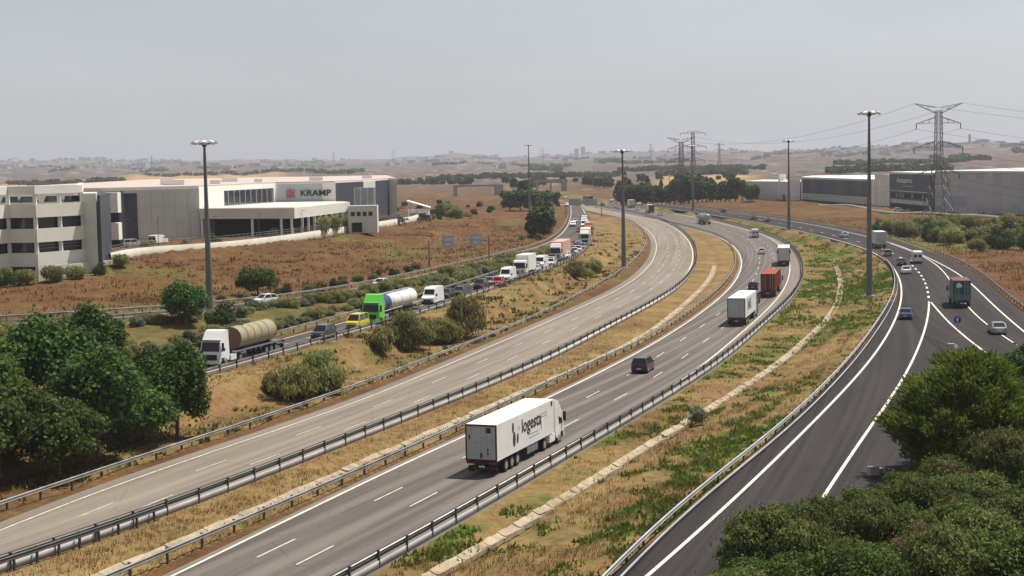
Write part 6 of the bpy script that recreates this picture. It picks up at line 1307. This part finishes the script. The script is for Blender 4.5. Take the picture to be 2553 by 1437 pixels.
# far woods: uncountable, one mass per belt
def wood(name, label, thr, rr, n, size, m, seed):
    r = np.random.default_rng(seed); th = np.radians(r.uniform(*thr, n)); d = r.uniform(*rr, n)
    clump = fbm(th * 60, d * .004) > .47; th, d = th[clump], d[clump]
    X, Y = d * np.sin(th), d * np.cos(th); Zc = np.array([far_z(x, y) for x, y in zip(X, Y)])
    Vs = []
    for k in range(14):
        e = r.normal(size=(len(X), 3)); e /= np.linalg.norm(e, axis=1)[:, None]
        P = np.stack([X, Y, Zc + size * .55], 1) + e * size * np.array([.9, .9, .5]) * .8
        Vs.append(quads(P, e, size * .9, 1.0, r)[0])
    V = np.vstack(Vs); tag(obj(name, np_mesh(name, V, np.arange(len(V)).reshape(-1, 4)), m), label, 'wood', kind='stuff')
def belts(label, rows, m, seed):
    r = np.random.default_rng(seed); Vs = []
    for a, b_, d, n, size in rows:
        t = np.radians(r.uniform(a, b_, n)); dd = d * (1 + r.normal(0, .018, n)); X, Y = dd * np.sin(t), dd * np.cos(t); Zc = np.array([hz(x, y) for x, y in zip(X, Y)]); sz = size * r.uniform(.5, 1.2, n)
        for k in range(12):
            e = r.normal(size=(n, 3)); e /= np.linalg.norm(e, axis=1)[:, None]
            Vs.append(quads(np.stack([X, Y, Zc + sz * .5], 1) + e * sz[:, None] * np.array([1.1, 1.1, .5]) * .7, e, sz, 1.0, r)[0])
    V = np.vstack(Vs); tag(obj('far_wood', np_mesh('far_wood', V, np.arange(len(V)).reshape(-1, 4)), m), label, 'wood', kind='stuff')
belts('dark tree belts crossing the near plain', [(-2.9, 4.0, 1750, 220, 4.5), (3.9, 9, 2050, 180, 5), (5.2, 8.4, 1660, 90, 4.5), (11.2, 15.4, 1560, 200, 5), (11.5, 16.6, 2150, 160, 5), (-17.3, -13.5, 2100, 120, 5), (-12.8, -5.2, 3000, 160, 5), (-8.3, -1.3, 1480, 110, 4)], L_FAR, 3)
belts('thin dark hedgerows on the far plain and slopes', [(r0, r0 + w, d, int(w * 20), 6) for r0, w, d in zip(rng.uniform(-18.5, 17.5, 50), rng.uniform(.4, 1.8, 50), rng.uniform(2600, 8000, 50))], L_FAR, 4)

# ------------------------------------------------------------------ ground cover
def cover(name, label, polys, n, h, w, m, keep=None, blades=5, rmax=240, seed=1, spread=.25):
    r = np.random.default_rng(seed); pts = []
    for poly in polys:
        xs = [p[0] for p in poly]; ys = [p[1] for p in poly]
        # denser near the camera: sample range with 1/r weighting
        X = r.uniform(min(xs), max(xs), n * 6); Y = r.uniform(max(64, min(ys)), min(max(ys), rmax), n * 6)
        ok = pip(poly, X, Y) & (r.uniform(0, 1, len(X)) < (87 / np.hypot(X, Y)) ** 1.2)
        for a, b in ASPH.values(): ok &= ~pip(between(shift(a, .4), shift(b, -.4), 2), X, Y)
        X, Y = X[ok][:n], Y[ok][:n]
        if keep is not None: kk = keep(X, Y); X, Y = X[kk], Y[kk]
        pts.append(np.stack([X, Y], 1))
    P = np.vstack(pts); Zc = np.array([hz(x, y) for x, y in P]); B = np.column_stack([P, Zc])
    B = np.repeat(B, blades, 0); k = len(B); B[:, :2] += r.normal(0, spread, (k, 2))
    a = r.uniform(0, 6.28, k); ln = r.normal(0, .35, (k, 2)); hh = h * r.uniform(.45, 1.25, k)
    ww = w * r.uniform(.6, 1.4, k); dx, dy = np.cos(a) * ww, np.sin(a) * ww
    z0 = B[:, 2] - .05
    V = np.stack([np.column_stack([B[:, 0] - dx, B[:, 1] - dy, z0]), np.column_stack([B[:, 0] + dx, B[:, 1] + dy, z0]), np.column_stack([B[:, 0] + ln[:, 0] * hh, B[:, 1] + ln[:, 1] * hh, z0 + hh])], 1).reshape(-1, 3)
    tag(obj(name, np_mesh(name, V, np.arange(3 * k).reshape(-1, 3)), m), label, 'grass', kind='stuff')
G_STRAW = leafmat('grass_straw', (.18, .117, .04), (.35, .25, .105), .45); G_GREEN = leafmat('weed_green', (.07, .115, .016), (.17, .24, .045), .35); G_BROWN = leafmat('grass_brown', (.12, .058, .024), (.205, .11, .045), .4)
cover('dry_grass', 'straw-coloured dry grass in the median', [POLY['median']], 14000, .3, .035, G_STRAW, seed=2)
cover('dry_grass', 'straw-coloured dry grass on the right verge', [POLY['verge']], 11000, .34, .04, G_STRAW, seed=3, keep=lambda X, Y: fbm(X * .2, Y * .2) > .42)
cover('dry_grass', 'dry golden grass on the bank below the queue', [POLY['bank']], 15000, .36, .05, G_STRAW, seed=4, keep=lambda X, Y: fbm(X * .12, Y * .12) > .45, rmax=336)
cover('weeds', 'low green weeds on the right verge', [POLY['verge']], 16000, .34, .12, G_GREEN, seed=5, blades=9, spread=.3, rmax=350, keep=lambda X, Y: fbm(X * .16 - Y * .09, Y * .035 + X * .02 + 31) + .9 * (fbm(X * .45, Y * .45) - .5) > .535)
cover('weeds', 'olive weeds scattered on the bank', [POLY['bank']], 5000, .45, .12, leafmat('weed_olive', (.05, .06, .018), (.13, .13, .045)), seed=6, blades=9, spread=.35, rmax=336, keep=lambda X, Y: fbm(X * .3 + 11, Y * .3) > .56)
cover('weeds', 'line of green weeds along the guardrail at the foot of the bank', [between(shift(CV['G4'], .3), shift(CV['G4'], 2.6))], 2600, .42, .12, leafmat('weed_toe', (.07, .09, .02), (.17, .19, .05), .3), seed=9, blades=8, spread=.4, rmax=462, keep=lambda X, Y: fbm(X * .15, Y * .15) > .44)
far_bank = between(sub(CV['G5'], 200, 520), sub(CV['G4'], 190, 520)); far_verge = between(sub(CV['G1'], 230, 560), sub(CV['G9'], 230, 520))
cover('weeds', 'olive tufts dotted over the far part of the bank', [far_bank], 2600, .55, .2, leafmat('weed_far', (.07, .075, .02), (.16, .155, .05)), seed=12, blades=7, spread=.4, rmax=520, keep=lambda X, Y: fbm(X * .25 + 3, Y * .12) > .5)
cover('weeds', 'green tufts dotted over the far part of the right verge', [far_verge], 4200, .5, .2, G_GREEN, seed=13, blades=7, spread=.45, rmax=520, keep=lambda X, Y: fbm(X * .25 + 9, Y * .08) > .47)
fld = between(shift(sub(CV['Fo'], 210, 588), 2), shift(sub(CV['Fo'], 210, 588), 60))
cover('dry_grass', 'reddish brown dry grass over the field before the halls', [fld], 9000, .5, .16, G_BROWN, seed=7, rmax=560, blades=4, spread=.6)
G10o = between(shift(sub(CV['G10'], 168, 588), -2), shift(sub(CV['G10'], 168, 588), -40))
cover('dry_grass', 'reddish brown dry grass on the right bank', [G10o], 7000, .7, .14, G_BROWN, seed=8, rmax=560, blades=4, spread=.6)

# ------------------------------------------------------------------ far town and landmarks
TOWN = [mat('town_%d' % i, c, .8, var=.05) for i, c in enumerate(((.44, .41, .38), (.32, .28, .26), (.26, .24, .24)))]
def far_block(x, y, w, d, h, label, m, cat='building', name='far_building', extra=0):
    root = thing(name, label, cat, (x, y, hz(x, y) - 2)); MB().box((0, 0, h / 2 + 1), (w, d, h + 2)).build('wall', m, root); MB().box((w * .1, 0, h + 2.6), (w * .4, d * .5, 1.6)).build('roof_house', m, root)
th = lambda px: (px - 1276.5) / 4000
for px, r_, w, d, h, lab, mi in ((1443, 8300, 22, 20, 40, 'left of the twin pale towers on the far ridge', 2), (1459, 8300, 22, 20, 42, 'right of the twin pale towers on the far ridge', 2), (1520, 3600, 62, 20, 8, 'long white shed on the far plain above the far straight', 0), (2452, 5300, 36, 30, 14, 'low block beside the chimney on the right ridge', 2), (1085, 4800, 46, 20, 9, 'white shed on the plain below the round hill', 0), (195, 5200, 46, 25, 12, 'pale block far off at the left', 0), (560, 4000, 54, 20, 8, 'pale long shed on the far left plain', 0)):
    far_block(th(px) * r_, r_, w, d, h, lab, TOWN[mi])
root = thing('chimney', 'lone chimney on the right ridge', 'chimney', (th(2420) * 5200, 5200, hz(th(2420) * 5200, 5200) - 2)); MB().tube((0, 0, 0), (0, 0, 30), 4.5, 3.6, n=10).build('shaft', TOWN[2], root); MB().tube((0, 0, 30), (0, 0, 32), 4.8, 4.8, n=10).build('rim', TOWN[2], root)
def town(name, label, thr, rr, n, seed, m, hmax=12):
    r = np.random.default_rng(seed); mb = MB()
    for _ in range(n):
        a = R(r.uniform(*thr)); d = r.uniform(*rr); x, y = d * math.sin(a), d * math.cos(a); h = r.uniform(4, hmax)
        mb.box((x, y, hz(x, y) + h / 2 - 1), (r.uniform(8, 40), r.uniform(8, 20), h + 2), r.uniform(0, 1.5))
    tag(mb.build(name, m), label, 'town', kind='stuff')
town('far_town', 'pale far-off suburb on the left plain', (-19, -10), (5200, 9600), 90, 61, TOWN[0], 14); town('far_town', 'grey far-off suburb on the left ridge', (-19.5, -11.5), (9400, 10400), 90, 62, TOWN[2], 22)
town('far_town', 'far-off houses along the middle ridge', (-9, 9), (7400, 9600), 90, 63, TOWN[1], 14); town('far_town', 'far-off houses on the right slopes', (9, 18.5), (3800, 5800), 90, 64, TOWN[1], 9); town('far_town', 'pale far-off sheds on the middle plain', (-10, 6.4), (3000, 7500), 45, 65, TOWN[0], 9)

# ------------------------------------------------------------------ haze: the air between the camera and the hills
hzb = MB().box((0, 4500, 130), (44000, 44000, 300)).build('haze', None); hzb.data.materials.clear()
hm = bpy.data.materials.new('haze_air'); hm.use_nodes = True; nn = hm.node_tree.nodes; nn.clear()
vo = nn.new('ShaderNodeVolumePrincipled'); vo.inputs['Color'].default_value = (.86, .89, .99, 1); vo.inputs['Density'].default_value = 1.05e-4; vo.inputs['Anisotropy'].default_value = .2
out = nn.new('ShaderNodeOutputMaterial'); hm.node_tree.links.new(vo.outputs[0], out.inputs['Volume'])
hzb.data.materials.append(hm); tag(hzb, 'thin dusty summer haze over the whole plain', 'haze', kind='stuff')
